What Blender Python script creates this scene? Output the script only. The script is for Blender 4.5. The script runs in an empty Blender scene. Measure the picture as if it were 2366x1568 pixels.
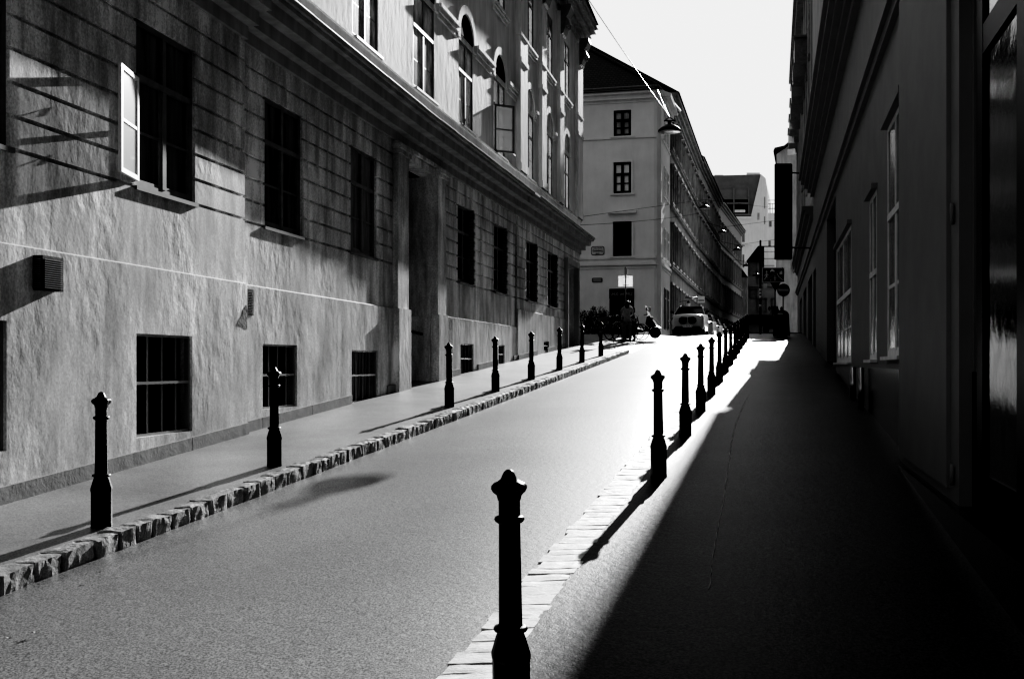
import bpy, bmesh, math, random
from mathutils import Vector, Matrix, noise
random.seed(7)
S = bpy.context.scene
COL = S.collection
R = math.radians
EYE = 1.75            # eye height above the street at the camera; every z below is relative to the eye
F = 2300.0            # focal length in units of a 2366 px wide frame
SL = .2626            # the street runs towards (SL, 1)
def ux(px, Y): return (px-1183.0)/F*Y
def uz(py, Y): return (840.0-py)/F*Y
def zg(Y):            # ground profile: steady climb, crest, nearly flat beyond
    if Y < 46: return -1.749+.0661*Y
    if Y < 56: t = Y-46; return 1.2916+.0661*t-.0661*t*t/20
    return 1.622-.004*(Y-56)
def lat(l, Y): return l+SL*Y

# ------------------------------------------------------------------ materials
def mat(name, c=.3, rough=.7, spec=.5, metal=0, var=0, vscale=2, bump=0, bscale=20, bdist=.02, fine=0, fscale=200,
        stain=0, stretch=None, low=1.6, patch=0, emit=0, trans=0, ior=1.45, detail=5, flake=0):
    m = bpy.data.materials.new(name); m.use_nodes = True
    nt = m.node_tree; N = nt.nodes; L = nt.links
    b = N['Principled BSDF']
    b.inputs['Base Color'].default_value = (c, c, c, 1)
    b.inputs['Roughness'].default_value = rough
    b.inputs['Metallic'].default_value = metal
    b.inputs['Specular IOR Level'].default_value = spec
    b.inputs['IOR'].default_value = ior
    if trans: b.inputs['Transmission Weight'].default_value = trans
    if emit:
        b.inputs['Emission Color'].default_value = (1, 1, 1, 1); b.inputs['Emission Strength'].default_value = emit
    if not (var or bump or fine or stain or flake): return m
    tc = N.new('ShaderNodeTexCoord'); mp = N.new('ShaderNodeMapping'); L.new(tc.outputs['Object'], mp.inputs[0])
    if stretch: mp.inputs['Scale'].default_value = stretch
    col = None
    def ramp(src, lo, hi, a, d):
        r = N.new('ShaderNodeMapRange'); L.new(src, r.inputs[0])
        r.inputs[1].default_value = lo; r.inputs[2].default_value = hi; r.inputs[3].default_value = a; r.inputs[4].default_value = d
        return r.outputs[0]
    def mul(a, d):
        q = N.new('ShaderNodeMath'); q.operation = 'MULTIPLY'; L.new(a, q.inputs[0])
        if isinstance(d, float): q.inputs[1].default_value = d
        else: L.new(d, q.inputs[1])
        return q.outputs[0]
    def nz(scale, det=detail, rg=.6, src=None):
        n = N.new('ShaderNodeTexNoise'); L.new((src or mp).outputs[0], n.inputs['Vector'])
        n.inputs['Scale'].default_value = scale; n.inputs['Detail'].default_value = det; n.inputs['Roughness'].default_value = rg
        return n.outputs[0]
    f = None
    if var: f = ramp(nz(vscale), .3, .7, 1-var, 1+var)
    if fine:
        g = ramp(nz(fscale, 2, .8), .35, .65, 1-fine, 1+fine); f = mul(f, g) if f else g
    if stain:          # vertical streaks on walls
        mp2 = N.new('ShaderNodeMapping'); L.new(tc.outputs['Object'], mp2.inputs[0]); mp2.inputs['Scale'].default_value = (3.2, 3.2, .55)
        g = ramp(nz(1.1, 6, .65, mp2), .38, .62, 1-stain, 1+stain*.35); f = mul(f, g) if f else g
    if flake:
        vn = N.new('ShaderNodeTexVoronoi'); L.new(mp.outputs[0], vn.inputs['Vector']); vn.inputs['Scale'].default_value = fscale*.6
        g = ramp(vn.outputs['Distance'], .1, .6, 1+flake, 1-flake); f = mul(f, g) if f else g
    if f:
        f = mul(f, float(c)); cb = N.new('ShaderNodeCombineColor')
        for i in range(3): L.new(f, cb.inputs[i])
        L.new(cb.outputs[0], b.inputs['Base Color'])
    if bump:
        h = nz(bscale, 8, .62)
        h2 = nz(bscale*.17, 4, .5); a = N.new('ShaderNodeMath'); a.operation = 'MULTIPLY_ADD'
        L.new(h2, a.inputs[0]); a.inputs[1].default_value = low; L.new(h, a.inputs[2])
        bp = N.new('ShaderNodeBump'); bp.inputs['Strength'].default_value = bump; bp.inputs['Distance'].default_value = bdist
        if patch: L.new(ramp(nz(.9, 3, .55), .36, .62, bump*patch, bump), bp.inputs['Strength'])
        L.new(a.outputs[0], bp.inputs['Height']); L.new(bp.outputs[0], b.inputs['Normal'])
    return m
M = {}
M['plaster']  = mat('old_plaster', .78, .6, .6, var=.38, vscale=.8, bump=1, bscale=36, bdist=.0021, low=6, patch=.12, stain=.42, fine=.2, fscale=45, stretch=(1, 1, .7))
M['plaster_hi'] = mat('pale_plaster', .84, .7, .25, var=.08, vscale=1.5, bump=1, bscale=30, bdist=.0045, low=2.5, patch=.4, stain=.16, stretch=(1, 1, .5))
M['trim']     = mat('moulded_render', .5, .7, .4, var=.1, vscale=2, bump=.5, bscale=12, bdist=.012, stain=.2)
M['board']    = mat('stone_skirting', .30, .7, .4, var=.15, vscale=5, bump=.4, bscale=30, bdist=.01)
M['asphalt']  = mat('road_asphalt', .14, .43, 1.0, ior=1.6, var=.3, vscale=.4, bump=.4, bscale=110, bdist=.004, fine=1.3, fscale=85)
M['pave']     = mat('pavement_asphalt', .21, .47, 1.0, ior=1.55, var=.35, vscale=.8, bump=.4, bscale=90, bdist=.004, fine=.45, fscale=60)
M['pave_shade']   = mat('shade_toned_asphalt', .034, .45, .2, var=.3, vscale=1.1, bump=.5, bscale=90, bdist=.005, fine=1.2, fscale=60)  # pavement asphalt with the right house's shade put into its base colour
M['granite']  = mat('kerb_granite', .32, .6, .5, var=.3, vscale=12, bump=.7, bscale=45, bdist=.012, fine=.2, fscale=80)
M['strip']    = mat('worn_sett', .6, .62, .5, var=.3, vscale=6, bump=.4, bscale=45, bdist=.012, fine=.15, fscale=80, stretch=(.6, 1.6, 1))
M['joint']    = mat('joint_grit', .06, .9, .2, var=.3, vscale=20)
M['sett']     = mat('crossing_sett', .16, .6, .5, var=.3, vscale=4, bump=.5, bscale=30, bdist=.01)
M['iron']     = mat('black_cast_iron', .012, .42, .45, bump=.35, bscale=70, bdist=.003)
M['black']    = mat('black_paint', .012, .4, .4)
M['rubble']   = mat('crumbled_plaster', .22, .9, .2, var=.6, vscale=14, bump=1, bscale=30, bdist=.03)
M['dark']     = mat('dark_void', .006, .8, .1)
M['frame']    = mat('dark_window_paint', .22, .45, .5, var=.2, vscale=8)
M['frame_w']  = mat('white_window_paint', .75, .45, .5, var=.1, vscale=10, bump=.2, bscale=50, bdist=.004)
M['glass']    = mat('dark_window_glass', .012, .06, .6, bump=.12, bscale=1.6, bdist=.05)
M['glass_wavy'] = mat('old_wavy_glass', .01, .02, 1.0, ior=1.9, bump=1, bscale=2.0, bdist=.035, stretch=(1, 1, .6))
M['glass_pale'] = mat('dusty_glass', .42, .3, .5, var=.25, vscale=3, stain=.3)
M['curtain']  = mat('window_glass_curtain', .3, .15, .6, var=.4, vscale=3, stretch=(4, 4, .5))
M['mesh']     = mat('wire_mesh', .04, .5, .4)
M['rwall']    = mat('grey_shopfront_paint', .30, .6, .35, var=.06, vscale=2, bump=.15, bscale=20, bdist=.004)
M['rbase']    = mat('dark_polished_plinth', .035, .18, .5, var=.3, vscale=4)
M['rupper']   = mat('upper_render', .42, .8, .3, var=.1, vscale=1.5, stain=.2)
M['ruddy']    = mat('grey_render', .32, .8, .3, var=.1, vscale=1.5)  # plain grey render of the last row house and the small house
M['corner']   = mat('corner_house_render', .8, .85, .25, var=.07, vscale=.8, bump=.3, bscale=10, bdist=.01, stain=.03)
M['row']      = mat('row_house_render', .38, .8, .3, var=.15, vscale=1.2, stain=.3)
M['row_d']    = mat('far_row_render', .32, .85, .3, var=.15, vscale=1, stain=.3)
M['lightwall'] = mat('pale_end_wall', .97, .85, .2, var=.06, vscale=.4, stain=.08)
M['roof_l']   = mat('standing_seam_roof', .2, .7, .3, var=.12, vscale=1)
M['slate']    = mat('dark_tiles', .03, .75, .3, var=.3, vscale=3)
M['metal']    = mat('grey_metal', .30, .35, .5, metal=.8)
M['steel']    = mat('bright_steel', .6, .25, .5, metal=1)
M['white']    = mat('white_paint', .8, .4, .5)
M['whitecar'] = mat('pale_car_paint', .42, .22, .8)
M['sign_w']   = mat('sign_white', .8, .4, .5, var=.05, vscale=5)
M['sign_d']   = mat('sign_dark_blue', .03, .4, .5)
M['sign_g']   = mat('sign_grey_red', .5, .4, .5)
M['grille']   = mat('painted_grille', .28, .35, .8)
M['cable']    = mat('black_cable', .01, 1, 0)
M['pane_low'] = mat('dim_curtained_pane', .12, .1, .7, var=1, vscale=1.5, stretch=(4, 4, .3))
M['pane_up']  = mat('painted_reflection_pane', .5, .15, .8, var=.9, vscale=2.2, stretch=(2, 2, .8), bump=.3, bscale=2, bdist=.02)  # patchy pale colour stands in for curtains and reflections in the glass
M['pane_sky']  = mat('painted_sky_pane', .9, .2, .8, var=.15, vscale=2)  # pale base colour paints the sky's reflection onto the pane
M['rframe']   = mat('pale_shop_frame_paint', .75, .5, .4, var=.1, vscale=6)
M['rubber']   = mat('tyre_rubber', .02, .8, .3)
M['cloth_g']  = mat('grey_cloth', .4, .9, .2, var=.2, vscale=15)
M['cloth_d']  = mat('dark_cloth', .02, .9, .2)
M['cloth_w']  = mat('pale_cloth', .55, .9, .2, var=.1, vscale=15)
M['jeans']    = mat('denim', .2, .9, .2, var=.2, vscale=20)
M['skin']     = mat('skin', .35, .55, .4)
M['hair']     = mat('dark_hair', .015, .45, .5, bump=.4, bscale=60, bdist=.01, stretch=(3, 3, .5))
M['leaf']     = mat('dark_leaf', .03, .6, .4, var=.3, vscale=3)
M['leaf_dry'] = mat('dry_leaf', .55, .8, .2)
def seethrough(name, c, t, trl=False):
    m = bpy.data.materials.new(name); m.use_nodes = True; N = m.node_tree.nodes; L = m.node_tree.links; p = N['Principled BSDF']
    p.inputs['Base Color'].default_value = (c, c, c, 1); p.inputs['Roughness'].default_value = .25
    mx = N.new('ShaderNodeMixShader'); x = N.new('ShaderNodeBsdfTranslucent' if trl else 'ShaderNodeBsdfTransparent')
    if trl: x.inputs[0].default_value = (c, c, c, 1)
    mx.inputs[0].default_value = t; L.new(p.outputs[0], mx.inputs[1]); L.new(x.outputs[0], mx.inputs[2]); L.new(mx.outputs[0], N['Material Output'].inputs[0]); return m
M['sash_glass'] = seethrough('dusty_sash_glass', .7, .55)
M['sign_t'] = seethrough('translucent_sign_sheet', .9, .6, True)
M['plate']    = mat('enamel_plate', .65, .4, .5)
M['grey']     = mat('mid_grey_paint', .18, .5, .4)

# tiled roof: rows and columns as bump
def tile_mat():
    m = bpy.data.materials.new('roof_tiles'); m.use_nodes = True; nt = m.node_tree; N = nt.nodes; L = nt.links
    b = N['Principled BSDF']; b.inputs['Base Color'].default_value = (.022, .022, .022, 1); b.inputs['Roughness'].default_value = .75
    tc = N.new('ShaderNodeTexCoord'); sx = N.new('ShaderNodeSeparateXYZ'); L.new(tc.outputs['Object'], sx.inputs[0])
    br = N.new('ShaderNodeTexBrick'); cb = N.new('ShaderNodeCombineXYZ'); L.new(sx.outputs[0], cb.inputs[0]); L.new(sx.outputs[2], cb.inputs[1])
    L.new(cb.outputs[0], br.inputs['Vector']); br.inputs['Scale'].default_value = 1; br.inputs['Brick Width'].default_value = .22
    br.inputs['Row Height'].default_value = .2; br.inputs['Mortar Size'].default_value = .03
    br.inputs['Color1'].default_value = (.04, .04, .04, 1); br.inputs['Color2'].default_value = (.022, .022, .022, 1); br.inputs['Mortar'].default_value = (.008, .008, .008, 1)
    L.new(br.outputs['Color'], b.inputs['Base Color'])
    bp = N.new('ShaderNodeBump'); bp.inputs['Distance'].default_value = .03; bp.invert = True; L.new(br.outputs['Fac'], bp.inputs['Height']); L.new(bp.outputs[0], b.inputs['Normal'])
    return m
M['tiles'] = tile_mat()

# ------------------------------------------------------------------ objects
WO = {}
def tag(o, label=None, cat=None, group=None, kind=None):
    if label: o['label'] = label
    if cat: o['category'] = cat
    if group: o['group'] = group
    if kind: o['kind'] = kind
    return o
def thing(name, label, cat, loc=(0, 0, 0), group=None, rotz=0):
    o = bpy.data.objects.new(name, None); COL.objects.link(o); o.location = loc; o.rotation_euler.z = rotz
    o.empty_display_size = .2; WO[o] = Vector(loc)
    return tag(o, label, cat, group)
class MB:
    def __init__(s): s.v = []; s.f = []; s.sm = []
    def add(s, vs, fs, sm=False):
        n = len(s.v); s.v += [Vector(v) for v in vs]
        for f in fs: s.f.append([i+n for i in f]); s.sm.append(sm)
        return s
    def box(s, a0, a1, b0, b1, c0, c1, fr=None):
        P = [(a0,b0,c0),(a1,b0,c0),(a1,b1,c0),(a0,b1,c0),(a0,b0,c1),(a1,b0,c1),(a1,b1,c1),(a0,b1,c1)]
        if fr: P = [fr(*p) for p in P]
        return s.add(P, [(0,3,2,1),(4,5,6,7),(0,1,5,4),(1,2,6,5),(2,3,7,6),(3,0,4,7)])
    def prism(s, poly, w0, w1, fr):     # poly in (p,q), extruded w0..w1, fr(p,q,w)
        n = len(poly)
        vs = [fr(p, q, w0) for p, q in poly]+[fr(p, q, w1) for p, q in poly]
        return s.add(vs, [tuple(range(n))[::-1], tuple(range(n, 2*n))]+[(i, (i+1) % n, n+(i+1) % n, n+i) for i in range(n)])
    def tube(s, pts, r, seg=8, closed=False):
        pts = [Vector(p) for p in pts]; n = len(pts); rs = r if isinstance(r, (list, tuple)) else [r]*n
        vs = []; up = Vector((0, 0, 1))
        for i, p in enumerate(pts):
            a = pts[(i-1) % n] if (i or closed) else p; b = pts[(i+1) % n] if (i < n-1 or closed) else p
            d = (b-a).normalized(); x = d.cross(up)
            if x.length < .1: x = d.cross(Vector((0, 1, 0)))
            x.normalize(); y = x.cross(d)
            for k in range(seg):
                t = 2*math.pi*k/seg; vs.append(p+(x*math.cos(t)+y*math.sin(t))*rs[i])
        fs = []
        for i in range(n if closed else n-1):
            for k in range(seg):
                j = (i+1) % n; fs.append((i*seg+k, i*seg+(k+1) % seg, j*seg+(k+1) % seg, j*seg+k))
        if not closed: fs += [tuple(range(seg)), tuple(range((n-1)*seg, n*seg))]
        return s.add(vs, fs, seg > 6)
    def lathe(s, prof, seg=20, c=(0, 0, 0), rot=0, smooth=True, fr=None):
        c = Vector(c); vs = []
        for r, z in prof:
            for k in range(seg):
                t = 2*math.pi*k/seg+rot; p = Vector((r*math.cos(t), r*math.sin(t), z)); vs.append(fr(p) if fr else p+c)
        fs = [(i*seg+k, i*seg+(k+1) % seg, (i+1)*seg+(k+1) % seg, (i+1)*seg+k) for i in range(len(prof)-1) for k in range(seg)]
        fs += [tuple(range(seg))[::-1], tuple(range((len(prof)-1)*seg, len(prof)*seg))]
        return s.add(vs, fs, smooth)
    def build(s, name, m, parent=None, bevel=0, recalc=True):
        vs = s.v
        if parent is not None: o0 = WO[parent]
        else:
            xs = [v.x for v in vs]; ys = [v.y for v in vs]; o0 = Vector(((min(xs)+max(xs))/2, (min(ys)+max(ys))/2, min(v.z for v in vs)))
        me = bpy.data.meshes.new(name); me.from_pydata([v-o0 for v in vs], [], s.f)
        for p, q in zip(me.polygons, s.sm): p.use_smooth = q
        bm = bmesh.new(); bm.from_mesh(me)
        if recalc: bmesh.ops.recalc_face_normals(bm, faces=bm.faces)
        if bevel: bmesh.ops.bevel(bm, geom=bm.edges[:], offset=bevel, segments=2, affect='EDGES', clamp_overlap=True)
        bm.to_mesh(me); bm.free(); me.materials.append(M[m] if isinstance(m, str) else m)
        o = bpy.data.objects.new(name, me); COL.objects.link(o)
        if parent is not None: o.parent = parent
        else: o.location = o0
        WO[o] = o0.copy(); return o
def text(name, body, size, m, parent, loc, rot, ext=.004, sx=1):
    cu = bpy.data.curves.new(name, 'FONT'); cu.body = body; cu.size = size; cu.extrude = ext; cu.align_x = 'CENTER'; cu.align_y = 'CENTER'
    tmp = bpy.data.objects.new('t', cu); COL.objects.link(tmp); bpy.context.view_layer.update()
    me = bpy.data.meshes.new_from_object(tmp.evaluated_get(bpy.context.evaluated_depsgraph_get())); bpy.data.objects.remove(tmp)
    me.name = name; me.materials.clear(); me.materials.append(M[m])
    o = bpy.data.objects.new(name, me); COL.objects.link(o); o.parent = parent
    o.location = Vector(loc)-WO[parent]; o.rotation_euler = rot; o.scale = (sx, 1, 1); WO[o] = Vector(loc); return o
def copy_tree(o, parent=None):
    c = o.copy(); COL.objects.link(c); c.parent = parent
    for ch in [x for x in S.objects if x.parent == o]: copy_tree(ch, c)
    return c

# ------------------------------------------------------------------ ground, road, kerbs, pavements
def sheet(name, ls, Ys, dz, m, group=None):
    b = MB(); vs = []; fs = []
    n = len(ls)
    for Y in Ys:
        for l, h in ls: vs.append((lat(l, Y), Y, zg(Y)+h+dz))
    for i in range(len(Ys)-1):
        for k in range(n-1): fs.append((i*n+k, i*n+k+1, (i+1)*n+k+1, (i+1)*n+k))
    b.add(vs, fs, True); return tag(b.build(name, m, recalc=False), kind='structure')
def yr(a, b, n): return [a+(b-a)*i/n for i in range(n+1)]
Ylong = [-20, 0]+yr(2, 46, 22)+yr(47, 56, 9)+[70, 90, 130, 200, 330]
g = MB(); vs = []; fs = []
gy = [-80]+Ylong+[700]
for Y in gy:
    for X in (-400, -60, -20, 0, 20, 60, 400): vs.append((X+SL*Y, Y, zg(min(Y, 200))-.20))
for i in range(len(gy)-1):
    for k in range(6): fs.append((i*7+k, i*7+k+1, (i+1)*7+k+1, (i+1)*7+k))
tag(g.add(vs, fs, True).build('ground', 'pave', recalc=False), kind='structure')
sheet('road', [(-4.97, -.155), (-4.4, -.14), (-3.1, -.055), (-2.0, -.02), (-1.50, -.008)], [y for y in Ylong if y <= 330], 0, 'asphalt')
sheet('left_pavement', [(-9.2, -.01), (-7.0, -.01), (-5.08, -.032)], [-20, 0]+yr(2, 34, 16), 0, 'pave')
# plaza apron where the pavement drops to the side street
b = MB(); vs = []; fs = []
for Y in yr(34, 46, 6)+yr(47, 56, 9)+[60]:
    t = min(1, (Y-34)/1.5)
    for l, h in ((-60, -.02), (-9.2, -.02), (-7, -.02), (-5.08, -.032-.1*t), (-4.90, -.14)): vs.append((lat(l, Y), Y, zg(Y)+h))
n = len(vs)//5
for i in range(n-1):
    for k in range(4): fs.append((i*5+k, i*5+k+1, (i+1)*5+k+1, (i+1)*5+k))
tag(b.add(vs, fs, True).build('side_street', 'pave', recalc=False), kind='structure')
sheet('far_left_pavement', [(-6.6, .0), (-5.6, 0), (-5.59, -.13)], [60, 70, 90, 130, 180], 0, 'pave')
sheet('right_pavement', [(-1.29, 0), (0, .01), (1.60, .02)], [y for y in Ylong if y <= 200], 0, 'pave_shade')
# cobbled crossing beyond the crest
b = MB()
for i in range(22):
    for j in range(9):
        Y = 50.3+i*.32; l = -1.6+j*.34+(i % 2)*.15
        b.box(lat(l, Y), lat(l, Y)+.30, Y, Y+.28, zg(Y)-.02, zg(Y)+.05+random.random()*.012)
tag(b.build('cobbled_crossing', 'sett'), kind='structure')
def stone(b, fr, a0, a1, b0, b1, c0, c1, j, seed, nx=5, ny=3, nz=3):
    rnd = random.Random(seed); off = Vector((rnd.random()*50, rnd.random()*50, 0)); idx = {}; vs = []; fs = []
    def P(i, k, q):
        key = (i, k, q)
        if key not in idx:
            x = a0+(a1-a0)*i/nx; y = b0+(b1-b0)*k/ny; z = c0+(c1-c0)*q/nz
            e = (i in (0, nx))+(k in (0, ny))+(q in (0, nz))
            v = Vector((x, y, z)); d = noise.noise_vector(v*7+off)*j*1.6+noise.noise_vector(v*19+off)*j
            if e > 1:      # worn arrises
                cx = Vector(((a0+a1)/2, (b0+b1)/2, (c0+c1)/2)); d += (cx-v).normalized()*j*1.1
            idx[key] = len(vs); vs.append(fr(*(v+d)))
        return idx[key]
    for i in range(nx):
        for k in range(ny):
            fs.append((P(i,k,nz), P(i+1,k,nz), P(i+1,k+1,nz), P(i,k+1,nz)))
    for i in range(nx):
        for q in range(nz):
            fs.append((P(i,0,q), P(i+1,0,q), P(i+1,0,q+1), P(i,0,q+1))); fs.append((P(i,ny,q), P(i,ny,q+1), P(i+1,ny,q+1), P(i+1,ny,q)))
    for k in range(ny):
        for q in range(nz):
            fs.append((P(0,k,q), P(0,k,q+1), P(0,k+1,q+1), P(0,k+1,q))); fs.append((P(nx,k,q), P(nx,k+1,q), P(nx,k+1,q+1), P(nx,k,q+1)))
    b.add(vs, fs)
b = MB(); Y = 2.0; k = 0
frk = lambda a, l, c: (lat(l, a), a, zg(a)+c)
while Y < 34:
    w = random.uniform(.17, .34); stone(b, frk, Y+.008, Y+w-.008, -4.93-random.random()*.015, -5.12, -.22, -.022+random.uniform(-.008, .01), .0075, k, nx=9 if Y < 16 else 4, ny=4, nz=4); Y += w; k += 1
tag(b.build('kerb', 'granite'), kind='structure')
b = MB(); b.v = []
for Y0, Y1 in zip(yr(2, 34, 16)[:-1], yr(2, 34, 16)[1:]): b.box(Y0, Y1, -4.97, -5.10, -.25, -.05, frk)
tag(b.build('kerb_bed', 'joint'), kind='structure')
# flush strip of worn setts along the right edge of the road
b = MB(); Y = 1.5; k = 500
while Y < 46:
    w = random.uniform(.11, .19); t = random.uniform(-.015, .015)
    frs = lambda a, l, c, Y=Y, t=t: (lat(l, a)+t, a+(l+1.4)*.12, zg(a)+c)
    stone(b, frs, Y+.004, Y+w-.004, -1.54-random.random()*.02, -1.27+random.random()*.015, -.1, .004+random.uniform(-.002, .003), .0035, k, nx=2, ny=5, nz=1); Y += w; k += 1
tag(b.build('sett_strip', 'strip'), kind='structure')
sheet('strip_bed', [(-1.60, -.012), (-1.22, -.004)], [-20, 0]+yr(2, 46, 22), -.006, 'joint')

# crack along the shaded right pavement, small round covers
b = MB(); rnd = random.Random(5); ps = [(1728, 915), (1712, 950), (1702, 975), (1690, 1020), (1686, 1060), (1676, 1120), (1668, 1180), (1655, 1240), (1645, 1300), (1638, 1370)]
P3 = []
for (a, c), (e, f) in zip(ps[:-1], ps[1:]):
    for k in range(7):
        x = a+(e-a)*k/7+rnd.uniform(-1.3, 1.3); y = c+(f-c)*k/7; Y = 1.742*F/(y-688); P3.append(Vector((ux(x, Y), Y, zg(Y)+.012)))
b.tube(P3, [rnd.uniform(.0005, .0035) for _ in P3], 5); tag(b.build('pavement_crack', 'strip'), kind='structure')

# ------------------------------------------------------------------ bollards
def bollard():
    r = thing('bollard', 'x', 'bollard')
    a = math.pi/8
    b = MB(); b.lathe([(.079, -.05), (.082, .012), (.080, .03), (.080, .27), (.084, .285), (.084, .30), (.062, .372), (.056, .385)], 8, rot=a, smooth=False)
    b.build('base', 'iron', r, bevel=.003)
    for pf in ([(.050, .385), (.067, .392), (.071, .400), (.067, .409), (.052, .414)], [(.047, .83), (.058, .838), (.063, .847), (.059, .857), (.046, .862)]):
        b = MB(); b.lathe(pf, 24); b.build('collar', 'iron', r)
    b = MB(); b.lathe([(.052, .40), (.0505, .42), (.0455, .84), (.046, .93), (.049, .945)], 8, rot=a, smooth=False); b.build('shaft', 'iron', r, bevel=.003)
    b = MB(); prof = [(.047, .925), (.052, .945), (.064, .958), (.071, .972), (.071, .985), (.062, .995), (.046, 1.002), (.034, 1.012), (.028, 1.026), (.021, 1.040), (.010, 1.049), (.001, 1.050)]
    def lobed(p):
        t = math.atan2(p.y, p.x); q = 1+.06*math.cos(8*t)*min(1, max(0, (1.01-p.z)/.04)) if p.z > .95 else 1
        return Vector((p.x*q, p.y*q, p.z))
    b.lathe(prof, 48, fr=lobed); b.build('cap', 'iron', r)
    return r
bol = bollard()
GL = 'cast iron bollards along the left kerb'; GR = 'cast iron bollards along the right kerb'
leftb = [(7.75, 'black cast iron bollard nearest the left edge, in front of the cellar wall'),
 (10.55, 'black bollard on left pavement in front of the second barred cellar window'),
 (16.25, 'black bollard on left pavement in front of the deep portal'),
 (18.95, 'black bollard right after the portal bollard, in front of the small cellar window'),
 (21.75, 'black bollard of the left kerb, fifth up the hill, before a plain stretch of plinth'),
 (24.6, 'black bollard of the left kerb, sixth up the hill, before the small triangular wall opening'),
 (27.5, 'black bollard standing at the corner of the left house by its end door'),
 (30.5, 'last bollard up the left kerb, pale sticker under its cap')]
first = True
for i, (Y, lb) in enumerate(leftb):
    o = bol if first else copy_tree(bol); first = False
    l = -5.29+.06*(i == 0); o.location = (lat(l, Y), Y, zg(Y)-.03); o.rotation_euler = (random.uniform(-.01, .01), random.uniform(-.012, .012), .26+random.uniform(-.05, .05)); tag(o, lb, 'bollard', GL)
    if i == 7:
        st = MB(); st.lathe([(.0505, .70), (.0505, .78)], 8, rot=math.pi/8, smooth=False); WO[o] = Vector((0, 0, 0)); st.build('sticker', 'grey', o)
rightb = [(4.07, 'large black cast iron bollard in the foreground, cut off by the bottom of the picture'),
 (9.73, 'black bollard on the right kerb, second nearest, with a long shadow over the setts'),
 (12.65, 'third bollard of the right kerb counted from the camera'),
 (15.35, 'fourth bollard of the right kerb counted from the camera'),
 (18.0, 'fifth bollard of the right kerb counted from the camera'),
 (20.7, 'sixth bollard of the right kerb counted from the camera')]
Y = 23.4; names = ['seventh', 'eighth', 'ninth', 'tenth', 'eleventh', 'twelfth', 'thirteenth', 'fourteenth']
for n in names:
    rightb.append((Y, n+' bollard of the right kerb, one of the crowded far silhouettes')); Y += 2.72
for i, (Y, lb) in enumerate(rightb):
    o = copy_tree(bol)
    for ch in [x for x in S.objects if x.parent == o and x.name.startswith('sticker')]: bpy.data.objects.remove(ch)
    l = -1.12+(.05 if i == 0 else 0); o.location = (lat(l, Y), Y, zg(Y)); o.rotation_euler = (random.uniform(-.006, .006), -.012 if i == 0 else random.uniform(-.012, .012), .2+random.uniform(-.05, .05)); tag(o, lb, 'bollard', GR)

# ------------------------------------------------------------------ left house
# wall line as a function of depth, four straight runs that bend gently to the right
SEC = [(-6, 12.92, .216, .08), (12.92, 19.0, .228, 0), (19.0, 28.2, .247, 0), (28.2, 38.2, .247, .08)]
def wx(Y):
    if Y < 13.1: return -3.503-.214*(13.1-Y)
    if Y < 19.45: return -3.503+.228*(Y-13.1)
    return -2.055+.247*(Y-19.45)
def wm(Y): return .214 if Y < 13.1 else (.228 if Y < 19.45 else .247)
def doff(Y): return .08 if Y < 12.92 else (.03 if Y > 28.2 else 0)
def WL(Yp, d, z):
    m = wm(Yp); q = math.sqrt(1+m*m); return Vector((wx(Yp)+d/q, Yp-d*m/q, z))
BR = [12.92, 19.45, 28.2]
def wbox(b, Y0, Y1, d0, d1, z0, z1, off=True, fr=WL):
    cuts = [Y0]+[c for c in BR if Y0 < c < Y1]+[Y1]
    for p, q in zip(cuts[:-1], cuts[1:]):
        mid = (p+q)/2; o = doff(mid) if off else 0
        e = 1e-4
        b.box(p+e, q-e, d0+(o if d0 > -.3 else 0), d1+o, z0, z1, fr)

gf = [(4.9, 6.05), (7.5, 8.68), (10.54, 11.71), (13.62, 14.80), (16.64, 17.81), (22.75, 23.9), (25.85, 27.05), (29.35, 30.6), (32.4, 33.7)]
GZ0, GZ1 = 1.88, 3.67
cel = [(7.35, 8.6, -.75, .37), (10.49, 11.59, -.78, .32), (13.5, 14.55, -.62, .27), (16.6, 17.8, -.66, .23), (22.85, 23.9, -.27, .47), (26.2, 26.85, -.02, .5), (31.6, 32.4, .42, .72)]
PZ = lambda Y: 1.03 if Y < 28.2 else 1.55
LH = thing('town_house', 'long plaster town house with rusticated ground floor and arched upper windows along the left side', 'house', (wx(20)-3, 20, zg(20)))
ops = [(a, c, GZ0, GZ1) for a, c in gf]+cel+[(19.28, 21.05, -3, 3.95), (35.3, 37.2, -3, 3.55)]
def opened(p, q, z0, z1):
    m = (p+q)/2; return [o for o in ops if o[0] < m < o[1] and o[3] > z0 and o[2] < z1]
cutsY = sorted(set([-6, 38.2]+BR+[v for o in ops for v in o[:2]]))
low = MB(); up = MB(); pl = MB(); sk = MB(); cap = MB()
def slab(b, Y0, Y1, z0, z1, d0, d1):
    for p, q in zip(cutsY[:-1], cutsY[1:]):
        if q <= Y0 or p >= Y1: continue
        zs = [(z0, z1)]
        for o in opened(p, q, z0, z1):
            nz = []
            for a, c in zs:
                if o[2] > a: nz.append((a, min(c, o[2])))
                if o[3] < c: nz.append((max(a, o[3]), c))
            zs = nz
        for a, c in zs:
            if c-a > .004: wbox(b, max(p, Y0), min(q, Y1), d0, d1, a, c)
slab(low, -6, 38.2, -3, 4.2, -.30, -.03)                 # backing, grooves show it
slab(low, -6, 38.2, 1.03, 1.855, -.0299, 0)            # smooth band under the windows
g0 = 1.88
for k in range(8):                                      # rusticated courses
    slab(low, -6, 38.2, g0+.293*k+.012, g0+.293*(k+1)-.028, -.0299, 0)
slab(pl, -6, 28.2, -3, 1.03, -.0298, .035)
slab(pl, 28.2, 38.2, -3, 1.55, -.0298, .035)
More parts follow.
